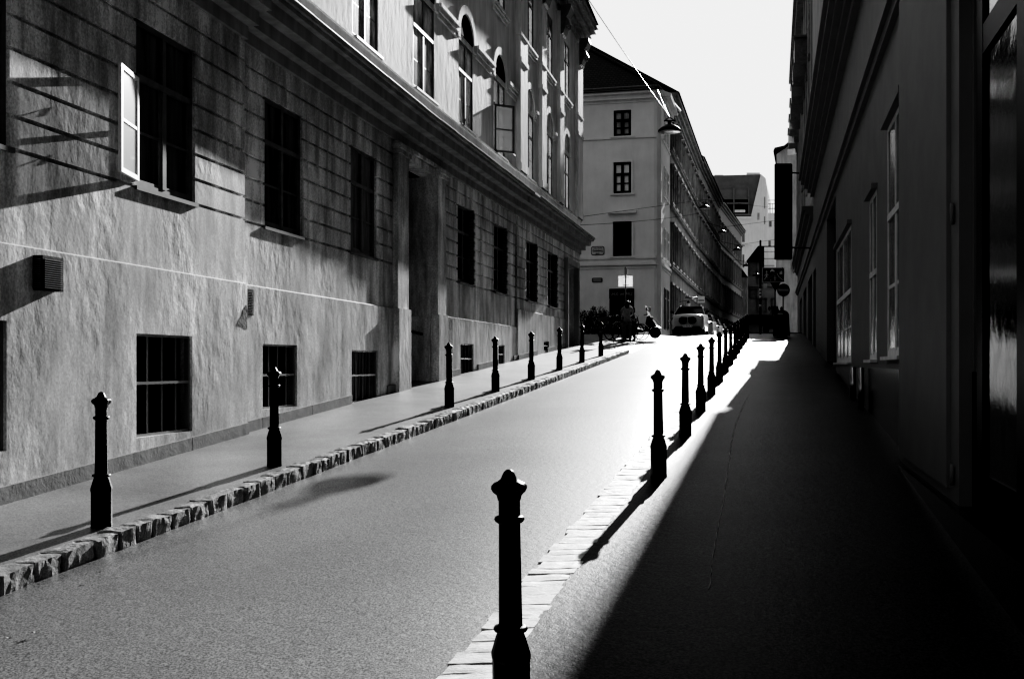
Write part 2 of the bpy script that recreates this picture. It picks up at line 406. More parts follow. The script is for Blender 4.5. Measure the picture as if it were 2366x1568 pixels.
for y0, y1, z in ((-6, 12.92, 1.0302), (12.92, 18.65, 1.0302), (21.62, 28.2, 1.0302), (28.2, 35.1, 1.5502)):
    o = doff((y0+y1)/2); bb = MB(); bb.prism([(-.02+o, z), (.030+o, z), (.012+o, z+.014), (-.02+o, z+.014)], y0, y1, lambda p, q, w: WL(w, p, q)); bb.build('plinth_chamfer', 'trim', LH)
low.build('ground_floor_wall', 'plaster', LH); pl.build('plinth', 'plaster', LH); 
Y = 2.0                                                # low stone skirting that follows the pavement
while Y < 38.1:
    w = min(random.uniform(1.2, 1.9), 38.15-Y)
    for p, q in zip([Y]+[c for c in BR if Y < c < Y+w], [c for c in BR if Y < c < Y+w]+[Y+w]):
        m = (p+q)/2
        if q-p < .3: continue
        if 19.2 < m < 21.1 or 35.2 < m < 37.3: continue
        if any(o[0]-.4 < m < o[1]+.4 and o[2] < zg(m)+.16 for o in cel): continue
        o = doff(m); h = .135
        fr = lambda a, d, c: WL(a, d, zg(a)+c)
        sk = MB(); sk.box(p+.006, q-.006, .036+o, .066+o, -.2, h, fr); sk.build('skirting_stone', 'board', LH)
    Y += w
# ledge between the storeys
lg = MB()
for z0, z1, d in ((4.195, 4.36, .05), (4.36, 4.54, .20), (4.54, 4.72, .38), (4.72, 4.79, .48), (4.79, 4.845, .53)):
    wbox(lg, -6, 38.2+d*.9, -.2, d, z0, z1-.0005)
lg.build('ledge', 'trim', LH)
b = MB(); Y = -6
while Y < 38.6:                                         # sheet metal cover with uneven lapped edge
    w = min(1.0, 38.62-Y); o = doff(Y); e = random.uniform(-.006, .012)
    b.box(Y, Y+w+.01, -.01+o, .545+o+e, 4.847, 4.858+random.random()*.004, WL); Y += w
b.build('ledge_cover', 'frame_w', LH)
# upper wall
ff = [(7.8, 9.0), (10.73, 11.9), (13.65, 14.85), (16.7, 17.9), (19.8, 21.1), (22.8, 23.95), (25.85, 27.0), (29.15, 30.3), (31.95, 33.1), (34.9, 36.05)]
sf = ff
FZ0, FZ1, SZ0, SZ1 = 5.5, 7.46, 9.44, 11.4
ops = [(a, c, FZ0, FZ1) for a, c in ff]+[(a, c, SZ0, SZ1) for a, c in sf]
cutsY = sorted(set([-6, 38.2]+BR+[v for o in ops for v in o[:2]]))
slab(up, -6, 38.2, 4.2, 12.6, -.30, -.0)
up.build('upper_wall', 'plaster_hi', LH)
b = MB(); wbox(b, -6, 38.25, -.01, .05, 4.86, 5.42); wbox(b, -6, 38.25, -.01, .09, 5.42, 5.47); b.build('sill_band', 'plaster_hi', LH)
# core behind everything
b = MB()
for p, q in ((-6, 13.1), (13.1, 19.15), (21.2, 35.2), (37.3, 38.19)): b.box(p, q, -12, -.301, -3, 12.6, WL)
b.box(19.15, 21.2, -12, -.301, 3.96, 12.6, WL); b.box(19.15, 21.2, -12, -1.7, -3, 3.96, WL)
b.box(35.2, 37.3, -12, -.301, 3.56, 12.6, WL); b.box(35.2, 37.3, -12, -.9, -3, 3.56, WL)
b.build('inner_core', 'dark', LH)
# eave and roof
b = MB()
for z0, z1, d in ((12.2, 12.4, .1), (12.4, 12.55, .22), (12.55, 12.75, .4), (12.75, 12.95, .55), (12.95, 13.05, .62)): wbox(b, -6, 38.2+d, -.3, d, z0, z1-.0005)
b.build('eave', 'trim', LH)
b = MB(); frr = lambda a, c, w: WL(w, a, c)
b.prism([(.7, 13.052), (-5.5, 16.6), (-12, 13.052)], -6, 38.6, lambda p, q, w: WL(w, p, q)); b.build('roof', 'slate', LH)
# pilasters and wall breaks on the end bay
b = MB()
for a, c in ((28.2, 29.05), (31.0, 31.65), (33.85, 34.5), (37.2, 38.2)):
    b.box(a, c, .03, .15, 5.48, 12.0, WL); b.box(a-.03, c+.03, .03, .18, 8.55, 8.68, WL); b.box(a-.03, c+.03, .03, .175, 9.3, 9.38, WL)
    b.box(a-.03, c+.03, .03, .18, 5.48, 5.7, WL)
b.build('pilaster', 'plaster_hi', LH)
for a, c in ((28.2, 29.05), (31.0, 31.65), (33.85, 34.5), (37.2, 38.2)):
    b = MB(); m = (a+c)/2
    b.prism([(.15, 11.2), (.24, 11.25), (.32, 11.5), (.26, 11.7), (.40, 11.85), (.50, 12.1), (.50, 12.2), (.15, 12.2)], m-.28, m+.28, lambda p, q, w: WL(w, p, q))
    for s in (-.2, 0, .2): b.lathe([(.09, -.12), (.12, 0), (.07, .14)], 8, c=WL(m+s, .32, 11.62))
    b.build('console', 'frame', LH)
# portal
P = MB()
for a, c in ((18.67, 19.28), (21.05, 21.6)):
    P.box(a, c, -.02, .10, -3, 3.95, WL); P.box(a-.03, c+.03, -.02, .14, -3, 1.04, WL); P.box(a-.03, c+.03, -.02, .15, 3.95, 4.03, WL); P.box(a-.06, c+.06, -.02, .19, 4.03, 4.12, WL)
P.box(19.2, 21.1, -.02, .06, 3.951, 4.10, WL); P.box(18.67, 21.6, -.01, .10, 4.121, 4.19, WL)
P.box(21.051, 21.9, -1.69, -.02, -3, 3.95, WL); P.box(18.9, 19.279, -1.69, -.02, -3, 3.95, WL)
P.box(21.0, 21.0505, -1.69, -.06, -3, 1.0, WL)
po = P.build('portal', 'plaster', LH)
b = MB(); b.box(19.29, 21.04, -1.68, -1.62, -3, 3.94, WL)
for k in range(2):
    for z0, z1 in ((-.1, .7), (.85, 2.2), (2.35, 3.0)): b.box(19.4+k*.85, 20.1+k*.85, -1.62, -1.59, z0, z1, WL)
b.build('door', 'frame', LH)
b = MB(); b.tube([WL(20.92, -1.5, .95), WL(20.92, -.2, .62)], .025); b.tube([WL(20.92, -1.3, .9), WL(21.06, -1.3, .9)], .012); b.tube([WL(20.92, -.4, .67), WL(21.06, -.4, .67)], .012); b.build('handrail', 'black', LH)
# end door with stone surround
b = MB()
b.box(35.12, 35.3, -.02, .17, -3, 3.55, WL); b.box(37.2, 37.38, -.02, .17, -3, 3.55, WL); b.box(35.12, 37.38, -.02, .17, 3.551, 3.75, WL); b.build('door_surround', 'trim', LH)
b = MB(); b.box(35.3, 37.2, -.88, -.8, -3, 3.54, WL); b.box(36.2, 36.3, -.8, -.76, -3, 3.54, WL); b.build('side_door', 'frame', LH)

def window(parent, fr, a0, a1, z0, z1, d, cross=(), zt=None, frame='frame', pane='glass', name='window', mull=True, sill=True, w=.055, th=.06, skip=None, muntin=.025):
    b = MB(); d1 = d+th; am = (a0+a1)/2
    b.box(a0, a0+w, d, d1, z0, z1, fr); b.box(a1-w, a1, d, d1, z0, z1, fr); b.box(a0+w, a1-w, d, d1-.001, z0, z0+w, fr); b.box(a0+w, a1-w, d, d1-.001, z1-w, z1, fr)
    if mull: b.box(am-w*.6, am+w*.6, d, d1+.006, z0+w, z1-w, fr)
    if zt: b.box(a0+w, a1-w, d, d1+.012, zt-w*.6, zt+w*.6, fr)
    for zc in cross:
        b.box(a0+w, am-w*.6, d+.01, d1-.01, zc-muntin/2, zc+muntin/2, fr); b.box(am+w*.6, a1-w, d+.01, d1-.01, zc-muntin/2, zc+muntin/2, fr)
    if mull:           # sash stiles make the panes read as casements
        for p, q in ((a0+w, am-w*.6), (am+w*.6, a1-w)):
            if skip and p == skip: continue
            top = zt-w*.6 if zt else z1-w
            b.box(p, p+.03, d+.004, d1-.006, z0+w, top, fr); b.box(q-.03, q, d+.004, d1-.006, z0+w, top, fr); b.box(p+.03, q-.03, d+.004, d1-.007, z0+w, z0+w+.035, fr)
    o = b.build(name, frame, parent)
    p = MB(); p.box(a0+.01, a1-.01, d+.012, d+.024, z0+.01, z1-.01, fr); WO[o] = WO[parent]; p.build('pane', pane, o)
    if sill:
        q = MB(); q.box(a0-.03, a1+.03, d+th, .05 if sill is True else sill, z0-.045, z0-.001, fr); q.build('sill', frame, o)
    return o
for i, (a, c) in enumerate(gf):
    o = doff((a+c)/2); fr = lambda A, D, Z, o=o: WL(A, D+o, Z)
    if i < 5: window(LH, fr, a, c, GZ0, GZ1, -.10, cross=(2.48,), zt=3.06, pane='curtain' if i == 4 else 'pane_low', sill=.03)
    else:
        w = window(LH, fr, a, c, GZ0, GZ1, -.12, cross=(2.48,), zt=3.06, sill=.07)
        q = MB()               # lowered louvre shutters folded against the reveal, ragged edge
        for k in range(24): q.box(c-.03, c+.05, -.14, .05+.012*math.sin(k*2.1), GZ0+.02+k*.074, GZ0+.085+k*.074, fr)
        q.build('shutter', 'frame', w)
# open sash on the third visible ground floor window
def sash(parent, p0, p1, z0, z1, bars, frame='frame_w', pane='sash_glass', nm='open_sash'):
    p0 = Vector(p0); p1 = Vector(p1); d = (p1-p0); n = Vector((-d.y, d.x)).normalized()
    fr = lambda a, t, z: Vector(((p0+d*a).x+n.x*t, (p0+d*a).y+n.y*t, z)); L = d.length; w = .045/L
    b = MB(); b.box(0, w, -.018, .018, z0, z1, fr); b.box(1-w, 1, -.018, .018, z0, z1, fr); b.box(w, 1-w, -.018, .018, z0, z0+.05, fr); b.box(w, 1-w, -.018, .018, z1-.045, z1, fr)
    for z in bars: b.box(w, 1-w, -.014, .014, z-.015, z+.015, fr)
    o = b.build(nm, frame, parent)
    q = MB(); q.box(w*.7, 1-w*.7, -.003, .003, z0+.02, z1-.02, fr); q.build('pane', pane, o)
    h = MB()
    for z in (z0+.3, z1-.35): h.tube([fr(.06, .02, z), fr(.10, .05, z+.03), fr(.16, .03, z-.02)], .007, 5)
    h.tube([fr(.9, .02, z0+.02), fr(1.15, .09, z0-.03)], .007, 5); h.build('latch', 'steel', o)
    return o
a = WL(10.55, .09, 0); sash(LH, (ux(277, 10.0)+.0, 10.0), (a.x, a.y), 1.93, 3.02, (2.47,))
sash(LH, (WL(25.86, .02, 0).x, WL(25.86, .02, 0).y), (ux(1188, 26.1), 26.1), 5.5, 6.74, (6.1,), frame='frame')
a = WL(31.95, .1, 0); sash(LH, (ux(1254, 31.4), 31.4), (a.x, a.y), 5.5, 6.7, (6.1,), frame='frame')
# grilles in the cellar windows
for i, (a, c, z0, z1) in enumerate(cel):
    o = doff((a+c)/2); fr = lambda A, D, Z, o=o: WL(A, D+o, Z)
    b = MB(); w = .03; b.box(a, a+w, -.05, 0, z0, z1, fr); b.box(c-w, c, -.05, 0, z0, z1, fr); b.box(a+w, c-w, -.05, -.002, z0, z0+w, fr); b.box(a+w, c-w, -.05, -.002, z1-w, z1, fr)
    zm = z0+(z1-z0)*.52; b.box(a+w, c-w, -.04, .012, zm-.016, zm+.016, fr)
    for k in range(1, 4):
        s = a+(c-a)*k/4; b.tube([fr(s, -.015, z0+w), fr(s, -.015, z1-w)], .013, 6)
    g = b.build('cellar_grille', 'grille', LH)
    q = MB(); q.box(a+.01, c-.01, -.20, -.17, z0+.01, z1-.01, fr)
    for k in range(9):
        s = a+.05+(c-a-.1)*k/8; q.tube([fr(s, -.15-.02*(k % 2), z0+.02), fr(s+.01, -.15, z1-.02)], .045, 6)
    q.build('drape', 'curtain' if i in (3,) else 'mesh', g)
# vents
for a, c, z0, z1 in ((8.93, 9.21, .66, .97), (12.95, 13.22, .64, .98)):
    dv = .13 if a < 10 else .05
    b = MB(); b.box(a, c, -.02, dv, z0, z1, lambda A, D, Z: WL(A, D+doff(a), Z))
    v = b.build('vent_box', 'iron', LH); q = MB()
    fr = lambda A, D, Z: WL(A, D+doff(a), Z)
    for k in range(14): zz = z0+.02+k*(z1-z0-.04)/14; q.box(a-.012, a-.001, .01, dv-.01, zz, zz+.008, fr); q.box(a+.02, c-.02, dv+.001, dv+.006, zz, zz+.008, fr)
    q.build('slat', 'metal', v)
b = MB(); b.box(21.75, 22.05, .036, .10, -.75, .98, WL); b.build('dark_wall_box', 'iron', LH)  # dark upright box standing proud of the wall, right of the portal
# broken plaster patch
rnd = random.Random(3); outline = [(13.02, .72), (13.09, .76), (13.095, .44), (13.0, .46), (12.9, .47), (12.82, .50), (12.88, .56), (12.93, .60), (12.96, .66)]
pts = []
for (p0, q0), (p1, q1) in zip(outline, outline[1:]+outline[:1]):
    for k in range(4): t = k/4; pts.append((min(p0-.18+(p1-p0)*t+rnd.uniform(-.012, .012), 12.915), q0+(q1-q0)*t+rnd.uniform(-.012, .012)))
b = MB(); b.prism(pts, .1155, .118, lambda p, q, w: WL(p, w, q)); b.build('broken_patch', 'rubble', LH)
# upper windows
for i, (a, c) in enumerate(ff):
    o = doff((a+c)/2); fr = lambda A, D, Z, o=o: WL(A, D+o, Z); m = (a+c)/2; r = (c-a)/2
    window(LH, fr, a, c, FZ0, FZ1, -.05, th=.035, cross=(6.1,), zt=6.78, name='arched_window', pane='pane_up', sill=.1)
    b = MB(); n = 16                    # blind arch: projecting ring and dark tympanum
    for k in range(n):
        t0 = math.pi*k/n; t1 = math.pi*(k+1)/n
        pts = [(m+(r+q)*math.cos(t), 7.62+(r+q)*math.sin(t)) for q, t in ((-.02, t0), (.17, t0), (.17, t1), (-.02, t1))]
        b.prism(pts, -.01, .05, lambda p, q, w: fr(p, w, q))
    b.box(a-.17, a+.02, -.01, .05, 7.46, 7.62, fr); b.box(c-.02, c+.17, -.01, .05, 7.46, 7.62, fr)
    b.build('arch_moulding', 'plaster_hi', LH)
    b = MB(); b.prism([(m+(r-.03)*math.cos(math.pi*k/n), 7.6+(r-.03)*math.sin(math.pi*k/n)) for k in range(n+1)], -.005, .012, lambda p, q, w: fr(p, w, q))
    b.build('tympanum', 'dark' if i < 7 else 'plaster', LH)
for (a, c), (e, f) in zip(ff[:-1], ff[1:]):
    b = MB(); o = doff((c+e)/2)
    fr = lambda A, D, Z: WL(A, D+o, Z); p, q = c+.19, e-.19
    if o and c > 28: p, q = c+.1, c+.3
    for z0, z1, d in ((7.40, 7.52, .04), (7.52, 7.62, .075), (7.62, 7.70, .11)): b.box(p-d*.2, q+d*.2, -.01, d, z0, z1-.0005, fr)
    b.build('impost_moulding', 'plaster_hi', LH)
for i, (a, c) in enumerate(sf):
    if i < 3: continue
    o = doff((a+c)/2); fr = lambda A, D, Z, o=o: WL(A, D+o, Z)
    window(LH, fr, a, c, SZ0, SZ1, -.05, th=.035, cross=(10.0,), zt=10.75, name='second_floor_window', pane='pane_up', sill=.02)
    b = MB()
    for z0, z1, d in ((9.18, 9.26, .05), (9.26, 9.33, .09), (9.33, 9.39, .12)): b.box(a-.15, c+.15, -.01, d, z0, z1-.0005, fr)
    b.build('window_ledge', 'plaster_hi', LH)

# ------------------------------------------------------------------ right house
def WR(a, d, z): return Vector((1.45+SL*a-d*.967, a+d*.254, z))
RH = thing('shop_house', 'tall dark shop building in deep shade filling the right side of the street', 'house', (1.45+SL*20+4, 20, zg(20)))
wins = [(10.95, 12.65, .09, 2.98), (13.95, 15.0, .06, 2.45), (18.5, 22.7, .03, 2.6)]
rop = [(4.3, 7.2, -3, 3.3)]+wins+[(23.2, 27.0, -3, 3.9), (34.0, 36.2, -3, 3.3), (37.4, 41.5, -3, 3.4), (44, 48, -3, 3.4), (51, 55, -3, 3.4)]
cy = sorted(set([-8, 60]+[v for o in rop for v in o[:2]]))
lowr = MB(); base = MB()
for p, q in zip(cy[:-1], cy[1:]):
    m = (p+q)/2; zs = [(-3, 6.2)]
    for o in rop:
        if o[0] < m < o[1]:
            nz = []
            for a, c in zs:
                if o[2] > a: nz.append((a, min(c, o[2])))
                if o[3] < c: nz.append((max(a, o[3]), c))
            zs = nz
    for a, c in zs:
        if c > -.06: lowr.box(p, q, -.3, 0, max(a, -.06), c, WR)
        if a < -.06: base = MB(); base.box(p, q, -.3, -.01, a, min(c, -.0602), WR); base.build('polished_plinth', 'rbase', RH)
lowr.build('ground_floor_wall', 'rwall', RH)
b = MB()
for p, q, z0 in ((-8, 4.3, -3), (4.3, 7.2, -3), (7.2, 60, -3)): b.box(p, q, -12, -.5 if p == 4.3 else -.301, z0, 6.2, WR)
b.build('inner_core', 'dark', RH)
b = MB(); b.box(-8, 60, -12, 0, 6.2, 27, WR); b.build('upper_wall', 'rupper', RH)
b = MB()
for z0, z1, d in ((6.0, 6.15, .12), (6.15, 6.3, .22), (6.3, 6.45, .34), (6.45, 6.62, .44), (6.62, 6.72, .52)): b.box(-8, 35.8+d*.3, -.02, d, z0, z1-.0005, WR)
for z0, z1, d in ((4.05, 4.2, .07), (4.2, 4.36, .13)): b.box(-8, 60, -.02, d, z0, z1-.0005, WR)
for z0, z1, d in ((5.3, 5.45, .12), (5.45, 5.6, .28), (5.6, 5.75, .4)): b.box(36.3, 60, -.02, d, z0, z1-.0005, WR)
b.build('ledge', 'rwall', RH)
b = MB(); b.box(9.9, 23.1, -.0, .07, -.06, .0, WR); b.build('sill_course', 'rwall', RH)
b = MB(); b.box(7.25, 10.75, 0, .09, -1.04, 3.9, WR); b.box(7.6, 10.4, .09, .12, -.95, 3.7, WR); b.build('pillar', 'rwall', RH)
b = MB(); b.box(-2, 10.9, -.01, .16, -3, -1.04, WR); b.box(4.3, 7.2, -.45, -.01, -3, -1.04, WR); b.build('doorstep', 'rbase', RH)
b = MB(); b.box(2.5, 7.6, 0, .34, 3.32, 3.5, WR); b.box(2.5, 7.6, 0, .24, 3.2, 3.319, WR); b.box(2.5, 7.3, 0, .15, 3.5, 3.9, WR); b.build('shop_canopy', 'rwall', RH)
for z in (2.9, 1.1, -.85):
    b = MB(); b.tube([WR(7.42, .11, z-.06), WR(7.42, .11, z+.10)], .016, 8); b.box(7.42, 7.50, .09, .105, z-.04, z+.08, WR); b.build('hinge', 'rwall', RH)
# glazed shop door
b = MB(); b.box(6.75, 6.95, -.02, .03, -1.04, 3.18, WR); b.box(5.6, 5.8, -.02, .03, -1.04, 3.18, WR); b.box(5.8, 6.75, -.02, .028, 2.1, 2.3, WR); b.box(5.8, 6.75, -.02, .028, -1.04, -.75, WR); b.box(5.8, 6.75, -.02, .028, 3.05, 3.18, WR)
b.box(3.2, 5.6, -.02, .05, -3, 3.18, WR)
dd = b.build('shop_door', 'black', RH); WO[dd] = WO[RH]
b = MB(); b.box(5.78, 6.77, 0, .008, -.77, 3.1, WR); b.build('pane', 'glass', dd)
for i, (a, c, z0, z1) in enumerate(wins):
    zt = z0+(z1-z0)*(.60 if i == 0 else .52)
    w = window(RH, WR, a, c, z0, z1, -.035, th=.035, zt=zt, cross=((z0+zt)/2, ) if i != 1 else (), frame='rframe', pane='glass_wavy', name='shop_window', sill=.09, w=.07 if i < 2 else .09, muntin=.045)
    b = MB(); b.box(a-.06, c+.06, 0, .08, z1, z1+.07, WR)
    if i == 2:
        for s in (.25, .75): b.box(a+(c-a)*s-.05, a+(c-a)*s+.05, -.07, -.005, z0+.07, z1-.07, WR)
    b.build('head_moulding', 'rwall', w)
for i, (a, c, z0, z1) in enumerate(rop[4:]):
    b = MB(); b.box(a, c, -.29, -.25, z0, z1, WR); m = (a+c)/2
    for s in (a+.05, m-.05, c-.15): b.box(s, s+.1, -.25, -.2, z0, z1, WR)
    w = b.build('entrance', 'black', RH); WO[w] = WO[RH]
    q = MB(); q.box(a+.15, c-.15, -.249, -.24, zg(m)+.4, z1-.2, WR); q.build('pane', 'glass', w)
for a, r in ((17.2, .05), (15.6, .04)):
    b = MB(); b.tube([WR(a, .07, -.06), WR(a, .07, zg(a))], r, 12); b.build('downpipe', 'steel', RH)
# upper pilaster strips, windows, box bays
b = MB(); 
for k in range(9): a = 37+k*2.75; b.box(a, a+.45, 0, .07, 7.2, 25, WR)
b.build('pilaster_strip', 'rupper', RH)
k = 0
for a in (38.2, 41.0, 43.7, 46.5):
    for z in (8.2, 11.9):
        window(RH, WR, a, a+1.0, z, z+1.9, .01, zt=z+1.3, frame='frame', pane='glass', name='upper_window', sill=.12, th=.06)
for k in range(6):
    a = 41.5+k*3.25; b = MB(); b.box(a, a+1.5, 0, .55, 12.55, 13.6, WR); b.box(a-.1, a+1.6, 0, .6, 13.6, 13.68, WR); b.box(a-.1, a+1.6, 0, .6, 12.45, 12.549, WR)
    b.build('box_bay', 'frame', RH)
b = MB(); b.box(36, 60.4, -.1, .35, 16.6, 17.0, WR); b.box(36, 60.5, -.1, .5, 17.0, 17.2, WR); b.build('upper_cornice', 'rupper', RH)

# hanging banner sign
BS = thing('hanging_sign', 'tall black vertical sign box with small oval emblem, projecting from the right facade', 'sign', (lat(.35, 36), 36, 3.76))
x0, x1 = ux(1790, 36), ux(1828, 36)
b = MB(); b.box(x0, x1, 35.93, 36.07, 3.76, 7.22); b.build('sign_box', 'black', BS, bevel=.012)
b = MB(); b.box(x1+.005, x1+.02, 35.92, 36.08, 3.8, 7.2); b.build('edge_strip', 'metal', BS)
for z in (4.2, 6.9): b = MB(); b.tube([(x1-.02, 36, z), WR(36.2, 0, z)], .025); b.build('bracket', 'black', BS)
def oval(b, cx, y, cz, rx, rz, w=.012, n=28, t=.01):
    for k in range(n):
        t0 = 2*math.pi*k/n; t1 = 2*math.pi*(k+1)/n
        b.prism([(cx+(rx-q)*math.cos(u), cz+(rz-q)*math.sin(u)) for q, u in ((0, t0), (w, t0), (w, t1), (0, t1))], y-t, y, lambda p, q, e: Vector((p, e, q)))
    return b
cx = ux(1809, 36); cz = uz(588, 36)
b = MB(); oval(b, cx, 35.925, cz, .17, .062, .014); b.box(cx-.12, cx+.12, 35.915, 35.925, cz-.012, cz+.012); b.prism([(cx-.05, cz+.06), (cx+.05, cz+.06), (cx, cz+.10)], 35.915, 35.925, lambda p, q, e: Vector((p, e, q)))
b.build('emblem', 'grey', BS)
b = MB(); b.box(cx-.04, cx+.05, 35.92, 35.926, cz+.34, cz+.352); b.build('underline', 'grey', BS)

# ------------------------------------------------------------------ corner house beyond the side street
C2 = thing('corner_house', 'grey three-storey corner house with tiled hip roof facing down the street', 'house', (2, 60, 1.6))
def WC(a, d, z): # a = X along the facade, d out towards the camera
    return Vector((a-d*.215, 56+(8-a)*.22-d*.977, z))
def cz2(py): return uz(py, 56.4)
def cx2(px):
    u = (px-1183)/F; return u*57.76/(1+.22*u)
cops = [(cx2(1418), cx2(1458), cz2(315), cz2(255)), (cx2(1418), cx2(1458), cz2(447), cz2(375)), (cx2(1417), cx2(1459), cz2(592), cz2(512))]
cops += [(a-3.05, c-3.05, z0, z1) for a, c, z0, z1 in cops]
shop = (cx2(1408), cx2(1465), 1.5, cz2(667)); cops.append(shop); cops.append((shop[0]-3.05, shop[1]-3.2, 1.5, shop[3]))
cy = sorted(set([-16, 8.0]+[v for o in cops for v in o[:2]])); b = MB()
for p, q in zip(cy[:-1], cy[1:]):
    m = (p+q)/2; zs = [(1.3, 15.4)]
    for o in cops:
        if o[0] < m < o[1]:
            nz = []
            for a, c in zs:
                if o[2] > a: nz.append((a, min(c, o[2])))
                if o[3] < c: nz.append((max(a, o[3]), c))
            zs = nz
    for a, c in zs:
        if c-a > .01: b.box(p, q, -.3, 0, a, c, WC)
def WS(a, d, z): # side wall along the street
    return Vector((lat(-6.35, a)+d*.967, a-d*.254, z))
cor = [WC(8.0, 0, 0), WS(57.2, 0, 0)]
# rounded corner
pc = [WC(7.99, 0, 0), WC(8.15, .0, 0)+Vector((.02, .06, 0)), (WC(8.35, 0, 0)+WS(56.6, 0, 0))/2, WS(56.9, 0, 0), WS(61, 0, 0), WS(61, -8, 0), WC(6.5, -6, 0), WC(7.99, -.3, 0)]
b.prism([(v.x, v.y) for v in pc], 1.3, 15.4, lambda p, q, w: Vector((p, q, w)))
b.build('wall', 'corner', C2)
b = MB(); b.box(-16, 8, -6, -.301, 1.3, 15.3, WC); b.build('inner_core', 'dark', C2)
b = MB()
def band(z0, z1, d):
    b.box(-16, 8.1, -.01, d, z0, z1, WC); b.box(56.8, 61, -.01, d, z0, z1, WS); p = [WC(8.1, d, 0), WC(8.1, -.1, 0), WS(56.8, -.1, 0), WS(56.8, d, 0)]
    b.prism([(v.x, v.y) for v in p], z0, z1, lambda x, y, w: Vector((x, y, w)))
band(14.75, 14.9, .06); band(14.9, 15.15, .25); band(15.15, 15.4, .5)
band(cz2(321), cz2(317), .07); band(cz2(598), cz2(592), .08); band(cz2(613), cz2(607), .14); band(cz2(620), cz2(616), .05)
b.build('string_course', 'corner', C2)
for i, (a, c, z0, z1) in enumerate(cops[:6]):
    w = window(C2, WC, a, c, z0, z1, -.16, zt=z0+(z1-z0)*.62, cross=(z0+(z1-z0)*.33,), frame='black', pane=('glass_pale', 'pane_sky', 'glass')[i % 3], w=.11, th=.1, sill=False, muntin=.05)
    b = MB(); b.box(a-.2, c+.2, 0, .12, z0-.09, z0, WC)
    if i % 3: b.box(a-.12, c+.12, 0, .05, z1, z1+.12, WC); b.box(a-.12, a-.02, 0, .05, z0, z1, WC); b.box(c+.02, c+.12, 0, .05, z0, z1, WC)
    if i % 3 == 2: b.box(a-.28, c+.28, 0, .22, z1+.45, z1+.62, WC)
    b.build('surround', 'corner', w)
for j, (a, c, z0, z1) in enumerate(cops[6:]):
    b = MB(); b.box(a, c, -.29, -.2, z0, z1, WC); b.box(a, c, -.2, .04, z1-.55, z1, WC); w = b.build('shop_front', 'black', C2); WO[w] = WO[C2]
    q = MB(); q.box(a+.1, c-.1, -.199, -.18, 1.7, z1-.6, WC); q.build('pane', 'glass', w)
m = (shop[0]+shop[1])/2; v = WC(m, .05, shop[3]-.30)
rz = math.atan(-.22)
text('sign_lettering', 'UHLIG  und  WELZ', .21, 'plate', C2, v, (R(90), 0, rz), sx=.72)
for a in (57.7, 59.3):
    for z in (cz2(592), cz2(447), cz2(315)):
        window(C2, WS, a, a+.95, z, z+1.8, .0, zt=z+1.2, frame='frame_w', pane='glass_pale', th=.05, sill=.1, name='side_window')
    window(C2, WS, a, a+.95, 2.0, 4.4, .0, zt=3.8, frame='frame', pane='glass', th=.05, sill=False, name='side_window')
b = MB()
e = [WC(-16, .6, 15.42), WC(8.25, .6, 15.42), WS(61, .6, 15.42), Vector((4.4, 63, 20.1)), Vector((-16, 68, 20.1)), Vector((6.5, 68, 20.1))]
b.add(e, [(0, 1, 3, 4), (1, 2, 5, 3)], False); b.add([v-Vector((0, 0, .15)) for v in e], [(4, 3, 1, 0), (3, 5, 2, 1)])
b.build('roof', 'tiles', C2, recalc=False)
b = MB(); b.tube([e[1]+Vector((0, 0, .05)), e[3]+Vector((0, 0, .05))], .11, 6); b.build('ridge_tiles', 'tiles', C2)
b = MB(); b.tube([WC(-16, .62, 15.44), WC(8.3, .62, 15.44), WS(61, .62, 15.44)], .07, 8); b.build('gutter', 'frame', C2)
# street name plate and small plaque on the corner house
def plate(name, px0, px1, py0, py1, lab, cat, mback='plate'):
    a0, a1, z0, z1 = cx2(px0), cx2(px1), cz2(py1), cz2(py0)
    t = thing(name, lab, cat, WC((a0+a1)/2, 0, z0)); b = MB(); r = min(.1, (z1-z0)*.25); pts = []
    for cx, cz, s in ((a1-r, z1-r, 0), (a0+r, z1-r, 1), (a0+r, z0+r, 2), (a1-r, z0+r, 3)):
        for k in range(5): t0 = math.pi/2*(s+k/4); pts.append((cx+r*math.cos(t0), cz+r*math.sin(t0)))
    b.prism(pts, .01, .03, lambda p, q, w: WC(p, w, q)); b.build('border', 'black', t)
    mx, mz = (a0+a1)/2, (z0+z1)/2
    b = MB(); b.prism([(mx+(p-mx)*.93, mz+(q-mz)*.88) for p, q in pts], .031, .04, lambda p, q, w: WC(p, w, q)); b.build('face', mback, t)
    return t, mx, mz, z1-z0
t, mx, mz, h = plate('street_name_plate', 1366, 1396, 568, 588, 'oval-cornered street name plate reading Gutenberg gasse on the grey corner house', 'street sign')
text('lettering', '7. Bez. Neubau', .09, 'black', t, WC(mx, .045, mz+h*.30), (R(90), 0, rz)); text('lettering', 'Gutenberg', .17, 'black', t, WC(mx, .045, mz-.0), (R(90), 0, rz), sx=.78, ext=.006); text('lettering', 'gasse', .10, 'black', t, WC(mx, .045, mz-h*.32), (R(90), 0, rz))
t, mx, mz, h = plate('notice_plaque', 1368, 1392, 641, 651, 'small rectangular plaque with three lines low on the corner house wall', 'plaque', 'grey')
b = MB()
for k in (-1, 0, 1): b.box(mx-.22, mx+.22, .041, .046, mz+k*.065-.012, mz+k*.065+.012, WC)
b.build('text_line', 'plate', t)

